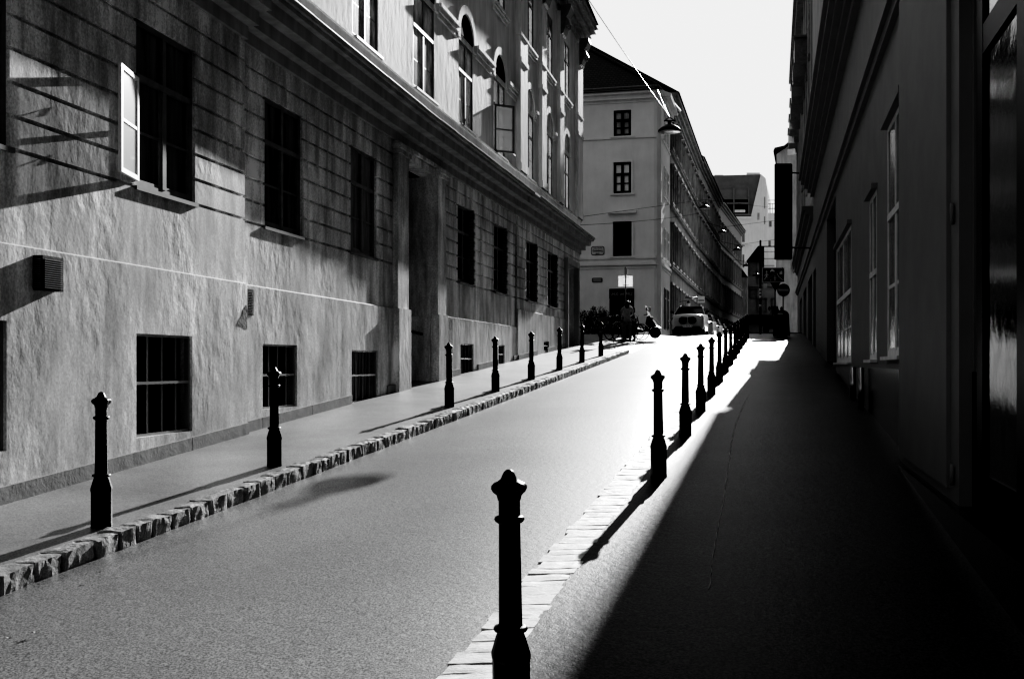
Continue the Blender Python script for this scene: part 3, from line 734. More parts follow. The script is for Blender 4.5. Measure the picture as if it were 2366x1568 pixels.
# ------------------------------------------------------------------ row of houses climbing away on the left
def row_house(name, lab, Ya, Yb, la, lb, zt, floors, n, m, roofm='slate', ledges=True, wm_='pane_low'):
    def fr(a, d, z):
        t = (a-Ya)/(Yb-Ya); s = (lb-la)/(Yb-Ya)+SL; q = math.sqrt(1+s*s)
        return Vector((lat(la, Ya)+s*(a-Ya)+d/q, a-d*s/q, z))
    t = thing(name, lab, 'house', fr((Ya+Yb)/2, -5, 1.5))
    b = MB(); b.box(Ya+.01, Yb, -11, 0, 1.0, zt, fr); b.build('wall', m, t)
    b = MB()
    for z0, z1, d in ((zt-.6, zt-.4, .12), (zt-.4, zt-.2, .3), (zt-.2, zt, .5)): b.box(Ya, Yb+.3, -.02, d, z0, z1-.001, fr)
    b.build('eave', m, t)
    b = MB(); b.prism([(.6, zt+.001), (-5, zt+3.4), (-11, zt+.001)], Ya, Yb, lambda p, q, w: fr(w, p, q)); b.build('roof', roofm, t)
    st = (Yb-Ya)/n
    for fi, (z0, h) in enumerate(floors):
        if ledges:
            b = MB(); b.box(Ya+.02, Yb, 0, .16, z0-.45, z0-.33, fr); b.box(Ya+.02, Yb, 0, .22, z0-.33, z0-.28, fr); b.build('ledge', m, t)
        for k in range(n):
            a = Ya+st*(k+.5)-.5
            b = MB(); w = .1
            b.box(a-w, a, 0, .12, z0, z0+h, fr); b.box(a+1, a+1+w, 0, .12, z0, z0+h, fr); b.box(a-.2, a+1.2, 0, .26 if fi else .14, z0+h, z0+h+.14, fr); b.box(a-.16, a+1.16, 0, .16, z0-.12, z0, fr)
            o = b.build('window', m, t); WO[o] = WO[t]
            b = MB(); b.box(a, a+1, 0, .03, z0, z0+h, fr); b.box(a+.46, a+.54, .03, .06, z0, z0+h, fr); b.box(a, a+.46, .03, .055, z0+h*.62, z0+h*.62+.07, fr); b.box(a+.54, a+1, .03, .055, z0+h*.62, z0+h*.62+.07, fr)
            b.build('pane', wm_ if (k+fi) % 3 else 'glass', o)
    return t, fr
fl = [(2.9, 2.0), (6.3, 2.3), (10.0, 2.2), (13.4, 1.8)]
row_house('row_house', 'dark ornate row house with rows of hooded windows, directly behind the grey corner house', 61, 82, -6.36, -6.3, 16.6, fl, 9, 'row')
row_house('row_house', 'second dark row house up the street, left side, between two lamps', 82, 105, -6.25, -5.75, 17.0, fl, 9, 'row_d')
row_house('row_house', 'far paler row house at the end of the left row, by the pale end building', 105, 131, -5.9, -4.2, 17.4, fl, 10, 'ruddy')

# end of the street (depth runs along the street, not square to the camera)
fb = lambda a, b_, c: Vector((a+.30*(b_-Y), b_, c))
fp = lambda p, q, w: Vector((p+.30*(w-Y), w, q))
E = thing('end_building', 'tall pale building with roof terrace closing the end of the street', 'building', (32, 152, 1.5))
Y = 150.0; zt = uz(452, Y)
X0, X1, Xm = ux(1600, Y), ux(1772, Y), ux(1737, Y)
b = MB(); b.box(X0, X1, Y, Y+16, 1, uz(500, Y), fb); b.prism([(ux(1735, Y), uz(500, Y)), (X1, uz(500, Y)), (X1, uz(432, Y)), (ux(1769, Y), uz(412, Y)), (ux(1758, Y), uz(402, Y))], Y, Y+16, fp); b.build('wall', 'lightwall', E)
b = MB(); b.prism([(ux(1640, Y), uz(405, Y)), (ux(1757.5, Y), uz(402, Y)), (ux(1734, Y), uz(498, Y)), (ux(1640, Y), uz(498, Y))], Y+.3, Y+15, fp); b.build('roof', 'roof_l', E)
b = MB(); b.box(ux(1723, Y), ux(1754, Y), Y+2, Y+5, uz(405, Y), uz(393, Y), fb); b.box(ux(1648, Y), ux(1668, Y), Y+2, Y+5, uz(405, Y), uz(398, Y), fb); b.build('chimney', 'lightwall', E)
b = MB(); b.box(ux(1655, Y), ux(1730, Y), Y+.05, Y+.3, uz(495, Y), uz(460, Y), fb); q = b.build('terrace_opening', 'dark', E); WO[q] = WO[E]
b = MB(); b.box(ux(1660, Y), ux(1694, Y), Y+.02, Y+.29, uz(461, Y), uz(438, Y), fb); b.box(ux(1698, Y), ux(1728, Y), Y+.02, Y+.29, uz(461, Y), uz(437, Y), fb); b.build('awning', 'roof_l', E)
b = MB(); b.box(ux(1694, Y), ux(1697.5, Y), Y-.1, Y+.04, uz(492, Y), uz(435, Y), fb); b.box(ux(1728.3, Y), ux(1731, Y), Y-.1, Y+.04, uz(495, Y), uz(435, Y), fb); b.box(ux(1650, Y), ux(1736, Y), Y-.5, Y, uz(499, Y), uz(495, Y), fb); b.box(ux(1658, Y), ux(1728, Y), Y-.2, Y+.03, uz(472, Y), uz(468, Y), fb); b.build('terrace_frame', 'frame', E)
b = MB(); b.box(ux(1698, Y), ux(1722, Y), Y-.1, Y+.04, uz(491, Y), uz(485, Y), fb); b.build('parapet', 'lightwall', E)
b = MB(); b.box(ux(1690, Y), ux(1736, Y), Y-.4, Y-.01, uz(506, Y), uz(501, Y), fb); b.box(ux(1700, Y), ux(1736, Y), Y-.3, Y-.01, uz(566, Y), uz(560, Y), fb); b.build('ledge', 'lightwall', E)
for p0, p1, q0, q1, arch in ((1706, 1721, 540, 568, 1), (1709, 1720, 588, 618, 0), (1750, 1755, 492, 508, 0), (1766, 1768, 455, 482, 0), (1766, 1768, 500, 518, 0)):
    b = MB(); zt1 = uz(q0, Y); a0, a1 = ux(p0, Y), ux(p1, Y)
    if arch:
        r = (a1-a0)/2; pts = [(a0, uz(q1, Y)), (a1, uz(q1, Y))]+[((a0+a1)/2+r*math.cos(math.pi*k/10), zt1+r*math.sin(math.pi*k/10)) for k in range(11)]
        b.prism(pts, Y-.06, Y-.01, fp)
    else: b.box(a0, a1, Y-.06, Y-.01, uz(q1, Y), zt1, fb)
    o = b.build('window', 'frame' if p0 != 1750 else 'glass_pale', E); WO[o] = WO[E]
    b = MB(); m_ = (a0+a1)/2
    if p1-p0 > 8: b.box(m_-.05, m_+.05, Y-.09, Y-.061, uz(q1, Y), zt1, fb); b.box(a0-.15, a0, Y-.15, Y-.01, uz(q1, Y), zt1, fb); b.box(a1, a1+.15, Y-.15, Y-.01, uz(q1, Y), zt1, fb); b.build('frame', 'lightwall', o)
E2 = thing('white_annex', 'narrow white building with small slit windows and railed roof, right of the pale end building', 'building', (42, 156, 1.5)); Y = 155.0
b = MB(); b.box(ux(1772.5, Y), ux(1840, Y), Y, Y+10, 1, uz(492, Y), fb); b.build('wall', 'lightwall', E2)
b = MB()
for y in (462, 470, 482): b.tube([(ux(1773, Y), Y+.3, uz(y, Y)), (ux(1830, Y), Y+.3, uz(y, Y))], .06, 6)
for k in range(9): x = ux(1774+k*6, Y); b.tube([(x, Y+.3, uz(492, Y)), (x, Y+.3, uz(470, Y))], .05, 5)
b.build('roof_railing', 'metal', E2)
for p0, p1, q0, q1 in ((1777, 1783, 511, 524), (1774, 1781, 556, 588)):
    b = MB(); b.box(ux(p0, Y), ux(p1, Y), Y-.05, Y-.01, uz(q1, Y), uz(q0, Y), fb); b.build('window', 'frame', E2)
H = thing('small_house', 'low grey house with dark hipped roof behind the traffic signs at the street end', 'house', (28, 112, 1.5)); Y = 108.0
b = MB(); b.box(ux(1728, Y), ux(1850, Y), Y, Y+10, 1, uz(601, Y), fb); b.build('wall', 'ruddy', H)
b = MB(); b.prism([(ux(1725, Y), uz(604, Y)), (ux(1752, Y), uz(569, Y)), (ux(1850, Y), uz(569, Y)), (ux(1850, Y), uz(604, Y))], Y-.4, Y+9, fp); b.build('roof', 'slate', H)
b = MB(); b.box(ux(1766, Y), ux(1797, Y), Y-.5, Y+1, uz(640, Y), uz(572, Y), fb); dm = b.build('dormer', 'lightwall', H)
b = MB()
for y in (582, 598, 614): b.box(ux(1766, Y), ux(1790, Y), Y-.56, Y-.501, uz(y+1, Y), uz(y, Y), fb)
b.build('dormer_slat', 'frame', dm); b = MB()
b.box(ux(1728, Y), ux(1850, Y), Y-.2, Y-.01, uz(662, Y), uz(658, Y), fb); b.build('ledge', 'ruddy', H)
for p0, p1, q0, q1 in ((1733, 1748, 605, 636), (1752, 1770, 640, 658), (1752, 1770, 690, 722), (1786, 1800, 690, 722), (1735, 1748, 668, 690)):
    b = MB(); b.box(ux(p0, Y), ux(p1, Y), Y-.04, Y-.01, uz(q1, Y), uz(q0, Y), fb); o = b.build('window', 'frame', H)
    WO[o] = WO[H]; q = MB(); q.box(ux(p0-3, Y), ux(p1+3, Y), Y-.2, Y-.011, uz(q0, Y), uz(q0-2, Y), fb); q.box(ux(p0-2, Y), ux(p0, Y), Y-.1, Y-.011, uz(q1, Y), uz(q0, Y), fb); q.box(ux(p1, Y), ux(p1+2, Y), Y-.1, Y-.011, uz(q1, Y), uz(q0, Y), fb); q.build('surround', 'grey', o)
b = MB(); b.box(ux(1728, Y), ux(1850, Y), Y-.5, Y-.02, uz(748, Y), uz(728, Y), fb); b.build('shop_fascia', 'black', H)
D_ = thing('dark_gap_house', 'narrow unlit house between the left row and the low grey house', 'house', (26, 134, 1.5)); Y = 131.5
b = MB(); b.box(ux(1690, Y), ux(1727, Y), Y, Y+8, 1, uz(640, Y), fb); b.build('wall', 'row_d', D_); b = MB(); b.prism([(ux(1688, Y), uz(640, Y)), (ux(1708, Y), uz(612, Y)), (ux(1728, Y), uz(640, Y))], Y-.2, Y+8, fp); b.build('roof', 'slate', D_)
R2 = thing('far_right_house', 'far house on the right whose pale gable shows above the black vertical sign', 'house', (31, 95, 1.5)); Y = 90.0
b = MB(); b.prism([(ux(1792, Y), 1), (ux(1860, Y), 1), (ux(1860, Y), uz(330, Y)), (ux(1822, Y), uz(337, Y)), (ux(1794, Y), uz(356, Y))], Y, Y+14, fp); b.build('wall', 'rupper', R2)
b = MB(); b.prism([(ux(1787, Y), uz(352, Y)), (ux(1790, Y), uz(344, Y)), (ux(1812, Y), uz(339, Y)), (ux(1825, Y), uz(328, Y)), (ux(1860, Y), uz(326, Y)), (ux(1860, Y), uz(332, Y)), (ux(1826, Y), uz(334, Y)), (ux(1812, Y), uz(345, Y))], Y-.5, Y+14, fp); b.build('roof', 'slate', R2)

# ------------------------------------------------------------------ hanging street lamps on wires
def lampobj():
    t = thing('street_lamp', 'x', 'street lamp')
    b = MB(); b.lathe([(.325, -.02), (.335, 0), (.33, .03), (.27, .10), (.18, .17), (.09, .215), (.05, .23), (.05, .30), (.001, .31)], 28); b.build('shade', 'black', t)
    b = MB(); b.lathe([(.30, -.035), (.315, -.021), (.26, -.015)], 24); b.build('diffuser', 'glass_pale', t)
    b = MB(); b.box(-.16, .16, -.03, .03, .31, .35); b.tube([(-.13, 0, .35), (0, 0, .46), (.13, 0, .35)], .015, 6); b.build('hanger', 'black', t)
    return t
lp = lampobj()
GLP = 'lamps hung on wires over the street'
spots = [(1547, 303, 32.6, 'nearest hanging street lamp, large dark shade against the grey corner house'), (1628, 481, 66, 'second hanging street lamp, in front of the dark row houses'),
         (1669, 538, 82, 'third hanging lamp down the street with a bright sunlit rim'), (1703, 577, 98, 'fourth hanging lamp down the street, tiny and bright'),
         (1724, 614, 112, 'fifth hanging lamp, just left of the low grey house roof'), (1748, 637, 92, 'last tiny hanging lamp beside the traffic sign post')]
lp.scale = (1.12, 1.12, 1.0)
LW = []
for i, (px, py, Y, lb) in enumerate(spots):
    o = lp if i == 0 else copy_tree(lp); p = Vector((ux(px, Y), Y, uz(py, Y))); o.location = p; tag(o, lb, 'street lamp', GLP); LW.append(p+Vector((0, 0, .46)))
def wire(lab, pts, r=.012, sag=0, mt='cable'):
    b = MB()
    for p, q in zip(pts[:-1], pts[1:]):
        p = Vector(p); q = Vector(q); n = 14
        b.tube([p.lerp(q, k/n)-Vector((0, 0, sag*4*(k/n)*(1-k/n))) for k in range(n+1)], r, 5)
    return tag(b.build('overhead_wire', mt), lab, 'wire')
A = LW[0]
wire('long sagging wire from the left eave down to the nearest hanging lamp', [(.1, 28.4, 13.6), A], .014, .12, 'metal')
wire('short wire from the nearest hanging lamp to the corner house eave', [A, WC(8.2, .5, 15.3)], .012, .05, 'metal')
wire('slack cable crossing in front of the corner house, upper of two', [(WL(38, .1, 0).x, 38, uz(501, 38)), LW[1]+Vector((0, 0, .1)), (lat(1.0, 70), 70, uz(484, 70))], .008)
wire('slack cable crossing in front of the corner house, lower of two', [(WL(38, .1, 0).x, 38, uz(520, 38)), (ux(1620, 62), 62, uz(492, 62))], .008, .1)
for i, lb in ((2, 'thin wire over the street holding the third lamp'), (3, 'thin wire over the street holding the fourth lamp'), (4, 'thin wire over the street holding the fifth lamp')):
    p = LW[i]; Yl = p.y; wire(lb, [(lat(-5.9, Yl), Yl, p.z+.5), p, (lat(1.2, Yl), Yl, p.z+.7)], .014)
# thin antenna line on the left house roof
b = MB(); p = (WL(37.5, .2, 0).x, 37.5); b.tube([(p[0], p[1], 13.05), (p[0], p[1], 14.6)], .02, 6); b.tube([(p[0], p[1]-.2, 14.3), (p[0]+.6, p[1]+.2, 14.35)], .012, 5)
tag(b.build('roof_aerial', 'frame'), 'thin metal aerial standing on the end of the left roof', 'aerial')

# ------------------------------------------------------------------ traffic signs
def pole(b, x, Y, z0, z1, r=.035): b.tube([(x, Y, z0), (x, Y, z1)], r, 10)
Y = 49.0
T = thing('traffic_sign', 'end of home zone sign, walking figures and diagonal bar, on tall dark post', 'traffic sign', (ux(1757, Y), Y, zg(Y)))
b = MB(); pole(b, ux(1757, Y), Y, zg(Y), uz(555, Y), .05); b.build('post', 'black', T)
x0, x1, z0, z1 = ux(1761, Y), ux(1812, Y), uz(652, Y), uz(618, Y); W_, H_ = x1-x0, z1-z0
b = MB(); b.box(x0, x1, Y-.02, Y, z0, z1); b.build('border', 'sign_w', T, bevel=.008)
b = MB(); b.box(x0+.035, x1-.035, Y-.032, Y-.021, z0+.035, z1-.035); b.build('field', 'sign_d', T)
def pt(u, v): return (x0+W_*u, z0+H_*v)
b = MB(); ex = lambda p, q, w: Vector((p, w, q))
def blob(b, u, v, r, n=14): c = pt(u, v); b.prism([(c[0]+r*math.cos(2*math.pi*k/n), c[1]+r*math.sin(2*math.pi*k/n)) for k in range(n)], Y-.042, Y-.033, ex)
def bar(b, u0, v0, u1, v1, w, d0=-.042):
    p = Vector(pt(u0, v0)); q = Vector(pt(u1, v1)); n = (q-p).normalized(); n = Vector((-n.y, n.x))*w/2
    b.prism([tuple(p+n), tuple(q+n), tuple(q-n), tuple(p-n)], Y+d0, Y+d0+.009, ex)
blob(b, .19, .72, .05)
for s in ((.19, .64, .19, .38, .085), (.19, .6, .08, .42, .035), (.19, .6, .29, .46, .035), (.18, .4, .08, .15, .045), (.2, .4, .25, .15, .045)): bar(b, *s)
blob(b, .57, .40, .032)
for s in ((.57, .35, .57, .22, .05), (.57, .33, .49, .26, .022), (.57, .33, .65, .28, .022), (.565, .24, .53, .08, .028), (.575, .24, .62, .10, .028)): bar(b, *s)
blob(b, .38, .14, .03)
b.prism([pt(*q) for q in ((.34, .72), (.36, .82), (.40, .84), (.41, .91), (.49, .91), (.51, .84), (.55, .82), (.56, .72))], Y-.042, Y-.033, ex)
for s in ((.37, .72, .37, .67, .035), (.53, .72, .53, .67, .035), (.66, .60, .74, .38, .035), (.74, .38, .93, .14, .035)): bar(b, *s)
b.prism([pt(*q) for q in ((.77, .52), (.77, .72), (.84, .86), (.91, .72), (.91, .52))], Y-.042, Y-.033, ex)
b.build('pictogram', 'sign_w', T)
b = MB(); bar(b, .05, .06, .95, .94, .10, -.055); b.build('diagonal_bar', 'grey', T)
b = MB(); b.box(ux(1764, Y), ux(1772, Y), Y-.02, Y, uz(666, Y), uz(654, Y)); b.build('small_plate', 'sign_w', T)
for y0, y1 in ((667, 673), (675, 680), (683, 689), (703, 709)): b = MB(); b.lathe([(.052, uz(y1, Y)), (.052, uz(y0, Y))], 12, c=(ux(1757, Y), Y, 0)); b.build('sticker', 'plate', T)
Y = 47.0
T = thing('traffic_sign', 'round no entry sign with pale bar, on a thin post by the right facade', 'traffic sign', (ux(1810, Y), Y, zg(Y)))
cxx, czz = ux(1810, Y), uz(670, Y)
b = MB(); pole(b, cxx, Y+.04, zg(Y), czz+.2, .03); b.build('post', 'grey', T)
b = MB(); b.prism([(cxx+.3*math.cos(2*math.pi*k/32), czz+.3*math.sin(2*math.pi*k/32)) for k in range(32)], Y-.02, Y, ex); b.build('disc', 'sign_d', T)
b = MB(); oval(b, cxx, Y-.021, czz, .295, .295, .015, 32); b.build('rim', 'grey', T)
b = MB(); b.box(cxx-.25, cxx+.25, Y-.03, Y-.021, czz-.055, czz+.055); b.build('bar', 'sign_g', T); 
Y = 56.0
T = thing('traffic_sign', 'dark inverted triangle sign seen from behind, left of the round no entry sign', 'traffic sign', (ux(1791, Y), Y, 1.6))
b = MB(); b.prism([(ux(1780, Y), uz(652, Y)), (ux(1803, Y), uz(652, Y)), (ux(1791.5, Y), uz(674, Y))], Y-.02, Y, ex); b.build('triangle', 'black', T)
b = MB(); pole(b, ux(1791.5, Y), Y+.05, 1.6, uz(645, Y), .03); b.build('post', 'black', T)
Y = 41.0
T = thing('traffic_sign', 'back of white rectangular sign on thin post above the bicycles, small plate on top', 'traffic sign', (ux(1446, Y), Y, zg(Y)))
b = MB(); pole(b, ux(1445.5, Y), Y, zg(Y)-.1, uz(617, Y), .03); b.build('post', 'metal', T)
b = MB(); b.box(ux(1429, Y), ux(1462, Y), Y+.03, Y+.045, uz(662, Y), uz(637, Y)); b.build('panel', 'sign_t', T, bevel=.005)
b = MB()
for y in (640.5, 658.5): b.box(ux(1439, Y), ux(1453, Y), Y+.02, Y+.029, uz(y+.6, Y), uz(y-.6, Y))
b.build('clamp', 'metal', T)
b = MB(); p0 = Vector((ux(1445, Y), Y-.02)); p1 = Vector((ux(1453, Y), Y+.45)); 
b.prism([tuple(p0), tuple(p1), tuple(p1+Vector((.02, 0))), tuple(p0+Vector((.02, 0)))], uz(635, Y), uz(619, Y), lambda p, q, w: Vector((p, q, w))); b.box(ux(1443, Y), ux(1448, Y), Y-.05, Y+.05, uz(634, Y), uz(619, Y)); b.build('top_plate', 'sign_g', T)
# small sign boards on the far left row
Y = 70.0
T = thing('shop_sign', 'small square white sign board projecting from the row houses above the parked car', 'sign', (ux(1618, Y), Y, uz(698, Y)))
b = MB(); b.box(ux(1612, Y), ux(1628, Y), Y-.05, Y+.05, uz(699, Y), uz(684, Y)); b.build('board', 'plate', T); b = MB(); b.box(ux(1613, Y), ux(1627, Y), Y-.06, Y-.051, uz(695, Y), uz(693, Y)); b.build('text_line', 'black', T); b = MB(); b.tube([(ux(1612, Y), Y, uz(687, Y)), (lat(-6.2, Y), Y, uz(687, Y))], .03); b.build('bracket', 'black', T)
Y = 66.0
T = thing('wall_lantern', 'small white glass lantern on a bracket over the parked car', 'lantern', (ux(1591, Y), Y, uz(717, Y)))
c = Vector((ux(1591, Y), Y, uz(714, Y)+.0)); b = MB(); b.lathe([(.07, 0), (.12, .32), (.10, .34)], 6, c=(c.x, c.y, uz(716, Y)+.12), smooth=False); b.build('lantern_glass', 'white', T)
b = MB(); b.lathe([(.15, .0), (.02, .16)], 6, c=(c.x, c.y, uz(716, Y)+.47), smooth=False); b.tube([(c.x, c.y, uz(700, Y)), (c.x-.1, c.y, uz(694, Y)), (lat(-6.2, Y), Y, uz(697, Y))], .02, 6); b.build('bracket', 'black', T)
Y = 64.0
T = thing('ornate_guild_sign', 'dark wrought sign with scrollwork hanging left of the white lantern', 'sign', (ux(1578, Y), Y, uz(738, Y)))
b = MB()
b.box(ux(1571, Y), ux(1586, Y), Y-.03, Y+.03, uz(733, Y), uz(729, Y)); b.prism([(ux(1571, Y), uz(735, Y)), (ux(1568, Y), uz(731, Y)), (ux(1571, Y), uz(727, Y))], Y-.03, Y+.03, ex); b.prism([(ux(1586, Y), uz(735, Y)), (ux(1589, Y), uz(731, Y)), (ux(1586, Y), uz(727, Y))], Y-.03, Y+.03, ex); b.build('scroll_board', 'grey', T)
b = MB(); b.tube([(ux(1578, Y)+.3*math.cos(t*.42), Y, uz(719, Y)+.35*math.sin(t*.42)) for t in range(15)], .03, 6, closed=True); b.tube([(ux(1576, Y), Y, uz(727, Y)), (ux(1576, Y), Y, uz(711, Y))], .02, 5); b.tube([(ux(1581, Y), Y, uz(727, Y)), (ux(1581, Y), Y, uz(711, Y))], .02, 5); b.tube([(ux(1578, Y), Y, uz(712, Y)), (lat(-6.2, Y), Y, uz(712, Y))], .025, 5); b.build('scrollwork', 'black', T)

# menu board on the right pavement
Y = 44.6
T = thing('menu_board', 'black round-topped pavement board with oval badge by the right facade', 'board', (ux(1806, Y), Y, zg(Y)))
x0, x1 = ux(1790, Y), ux(1822, Y); z0 = zg(Y)+.04; mx = (x0+x1)/2; w = (x1-x0)/2
pts = [(x1, z0)]+[(mx+w*math.cos(math.pi*k/14), zg(Y)+1.0+.2*math.sin(math.pi*k/14)) for k in range(15)]+[(x0, z0)]
for s in (0, 1):
    b = MB(); b.prism(pts, 0, .03, lambda p, q, w, s=s: Vector((p, Y+w+(.24-.22*(q-z0)/1.16)*(1 if s else -1)+.01, q))); b.build('panel', 'black', T)
b = MB(); oval(b, mx-.08, Y-.08, zg(Y)+1.03, .13, .045, .02, 20, .015); b.box(mx-.18, mx+.02, Y-.09, Y-.075, zg(Y)+1.01, zg(Y)+1.05); b.build('badge', 'plate', T)

# ------------------------------------------------------------------ cars
def car(m, suv=True, lab='x', lod=0):
    t = thing('parked_car', lab, 'car')
    # x across, y back, z up; front at y=0.  lofted body from stations (y, half width, z_low, z_belt)
    def ring(hw, z0, zb, top):
        return [(-hw*.80, z0), (-hw*.97, z0+.08), (-hw, (z0+zb)*.5), (-hw*.985, zb-.12), (-hw*.93, zb), (-hw*.5, top), (0, top+.015), (hw*.5, top), (hw*.93, zb), (hw*.985, zb-.12), (hw, (z0+zb)*.5), (hw*.97, z0+.08), (hw*.80, z0)]
    H = .16 if suv else 0
    st = [(0, .76, .38, .78, .82), (.06, .86, .30, .86, .90), (.22, .90, .26, .93, .97), (.7, .925, .24, .99, 1.04), (1.35, .93, .24, 1.03, 1.09), (2.6, .93, .24, 1.06, 1.09), (3.7, .925, .24, 1.09, 1.11), (4.3, .89, .28, 1.08, 1.10), (4.55, .80, .36, .95, .98)]
    b = MB(); vs = []; fs = []
    for y, hw, z0, zb, tp in st: vs += [(x, y, z+H*(z > .6)) for x, z in ring(hw, z0, zb, tp)]
    n = 13
    for i in range(len(st)-1):
        for k in range(n): fs.append((i*n+k, i*n+(k+1) % n, (i+1)*n+(k+1) % n, (i+1)*n+k))
    fs += [tuple(range(n)), tuple(range((len(st)-1)*n, len(st)*n))]
    b.add(vs, fs, True); b.build('body', m, t)
    zb = 1.08+H; zr = 1.45+H*1.3
    def gh(scale, dz, name, mt):
        q = MB(); S4 = [(1.25, .80, zb-.02), (1.95, .66, zr), (3.3, .66, zr+.01), (4.2, .70, zb)]
    q = MB(); vs = [(-.84, 1.2, zb-.04), (.84, 1.2, zb-.04), (-.64, 1.95, zr), (.64, 1.95, zr), (-.64, 3.5, zr), (.64, 3.5, zr), (-.80, 4.35, zb-.02), (.80, 4.35, zb-.02)]
    q.add(vs, [(0, 1, 3, 2), (2, 3, 5, 4), (4, 5, 7, 6), (0, 2, 4, 6), (1, 7, 5, 3), (0, 6, 7, 1)]); q.build('windscreen', 'glass', t)
    q = MB(); q.box(-.66, .66, 1.86, 3.55, zr+.001, zr+.045); q.tube([(-.87, 1.12, zb-.03), (-.655, 1.93, zr+.012), (-.655, 3.5, zr+.02), (-.83, 4.38, zb-.03)], .035, 6); q.tube([(.87, 1.12, zb-.03), (.655, 1.93, zr+.012), (.655, 3.5, zr+.02), (.83, 4.38, zb-.03)], .035, 6)
    q.build('roof', m, t, bevel=0)
    if suv:
        for s in (-1, 1):
            q = MB(); q.tube([(s*.60, 1.95, zr+.04), (s*.6, 2.1, zr+.085), (s*.6, 3.4, zr+.085), (s*.6, 3.5, zr+.04)], .018, 6); q.build('roof_rail', 'steel', t)
            q = MB(); pts = [(s*.03, .98), (s*.05, .68), (s*.18, .60), (s*.40, .62), (s*.50, .76), (s*.47, .93), (s*.34, 1.0)]
            q.prism(pts, -.045, .2, lambda p, z, w: Vector((p, w, z))); g = q.build('grille', 'black', t)
            WO[g] = WO[t]; q = MB()
            for k in range(6): q.box(min(s*(.10+k*.065), s*(.11+k*.065)), max(s*(.10+k*.065), s*(.11+k*.065)), -.055, -.04, .68, .94)
            q.build('grille_slat', 'frame', g)
        q = MB(); q.prism([(-.86, .25), (-.66, .47), (.66, .47), (.86, .25)], -.04, .3, lambda p, z, w: Vector((p, w, z))); q.build('lower_intake', 'black', t)
        q = MB(); q.box(-.78, .78, .15, 4.3, .10, .34); q.build('underbody', 'dark', t)
    else:
        q = MB(); q.box(-.45, .45, -.03, .2, .60, .74); q.build('grille', 'black', t); q = MB(); q.box(-.6, .6, -.01, .2, .32, .44); q.build('lower_intake', 'black', t)
    for s in (-1, 1):
        q = MB(); q.prism([(s*.56, .93), (s*.57, .80), (s*.80, .80), (s*.885, .90), (s*.84, .99)], .03, .16, lambda p, z, w: Vector((p, w+abs(p)*.06, z-.02 if not suv else z+.0))); hl = q.build('headlight', 'glass', t)
        q = MB(); q.prism([(s*.90, zb+.02), (s*1.08, zb+.04), (s*1.10, zb+.16), (s*.93, zb+.16)], 1.35, 1.45, lambda p, z, w: Vector((p, w, z))); q.build('mirror', 'black', t)
        for y in (.85, 3.55):
            r = .36 if suv else .32
            q = MB(); q.lathe([(r*.6, -.11), (r*.96, -.11), (r, -.07), (r, .07), (r*.96, .11), (r*.6, .11)], 24, fr=lambda p, s=s, y=y, r=r: Vector((s*.80+p.z, y+p.x, r+p.y))); wl = q.build('wheel', 'rubber', t); WO[wl] = WO[t]
            q = MB(); q.lathe([(.001, -.05), (r*.62, -.112), (r*.62, .112), (.001, .05)], 16, fr=lambda p, s=s, y=y, r=r: Vector((s*.80+p.z, y+p.x, r+p.y))); q.build('rim', 'metal', wl)
    q = MB(); q.box(-.27, .27, -.075, -.045, .42, .55); lp_ = q.build('licence_plate', 'white', t)
    text('plate_text', 'W 49534 X', .125, 'black', t, (0, -.078, .485), (R(90), 0, 0), ext=.002, sx=.85)
    return t
sc = car('whitecar', True, 'x'); sc.scale = (.95, 1, .97); Yc = 53.9
def put_car(o, Y, l, lab, dz=0, sc=1): o.location = (lat(l, Y), Y, zg(Y)+dz-.05); o.rotation_euler.z = -math.atan(SL); tag(o, lab, 'car', 'cars parked nose to tail beyond the crest')
put_car(sc, 53.6, -4.62, 'pale luxury SUV with twin kidney-shaped grille, front car of the parked row'); sc['group'] = 'cars parked nose to tail beyond the crest'
sm = car('whitecar', False, 'x')
labs = ['pale small car directly behind the front SUV', 'third parked car of the row, its roof glaring in the sun', 'fourth parked car, half hidden by bollards', 'fifth parked car, further up the row', 'sixth parked car, only its roof line showing', 'seventh and last visible parked car of the row']
for i, lb in enumerate(labs):
    o = sm if i == 0 else copy_tree(sm); put_car(o, 60.0+6.0*i, -4.55+.08*i, lb)
# two dark vehicles parked at the end of the crossing
for i, (px, lb) in enumerate(((1735, 'dark car parked across the street end, left of the sign post'), (1775, 'dark car parked across the street end, right of the sign post'))):
    o = copy_tree(sm); o.location = (ux(px, 88), 88, zg(88)); o.rotation_euler.z = 1.2; tag(o, lb, 'car', 'dark cars at the street end')
    for ch in [x for x in S.objects if x.parent == o and x.name.split('.')[0] in ('body', 'roof')]:
        ch.data = ch.data.copy(); ch.data.materials[0] = M['black']

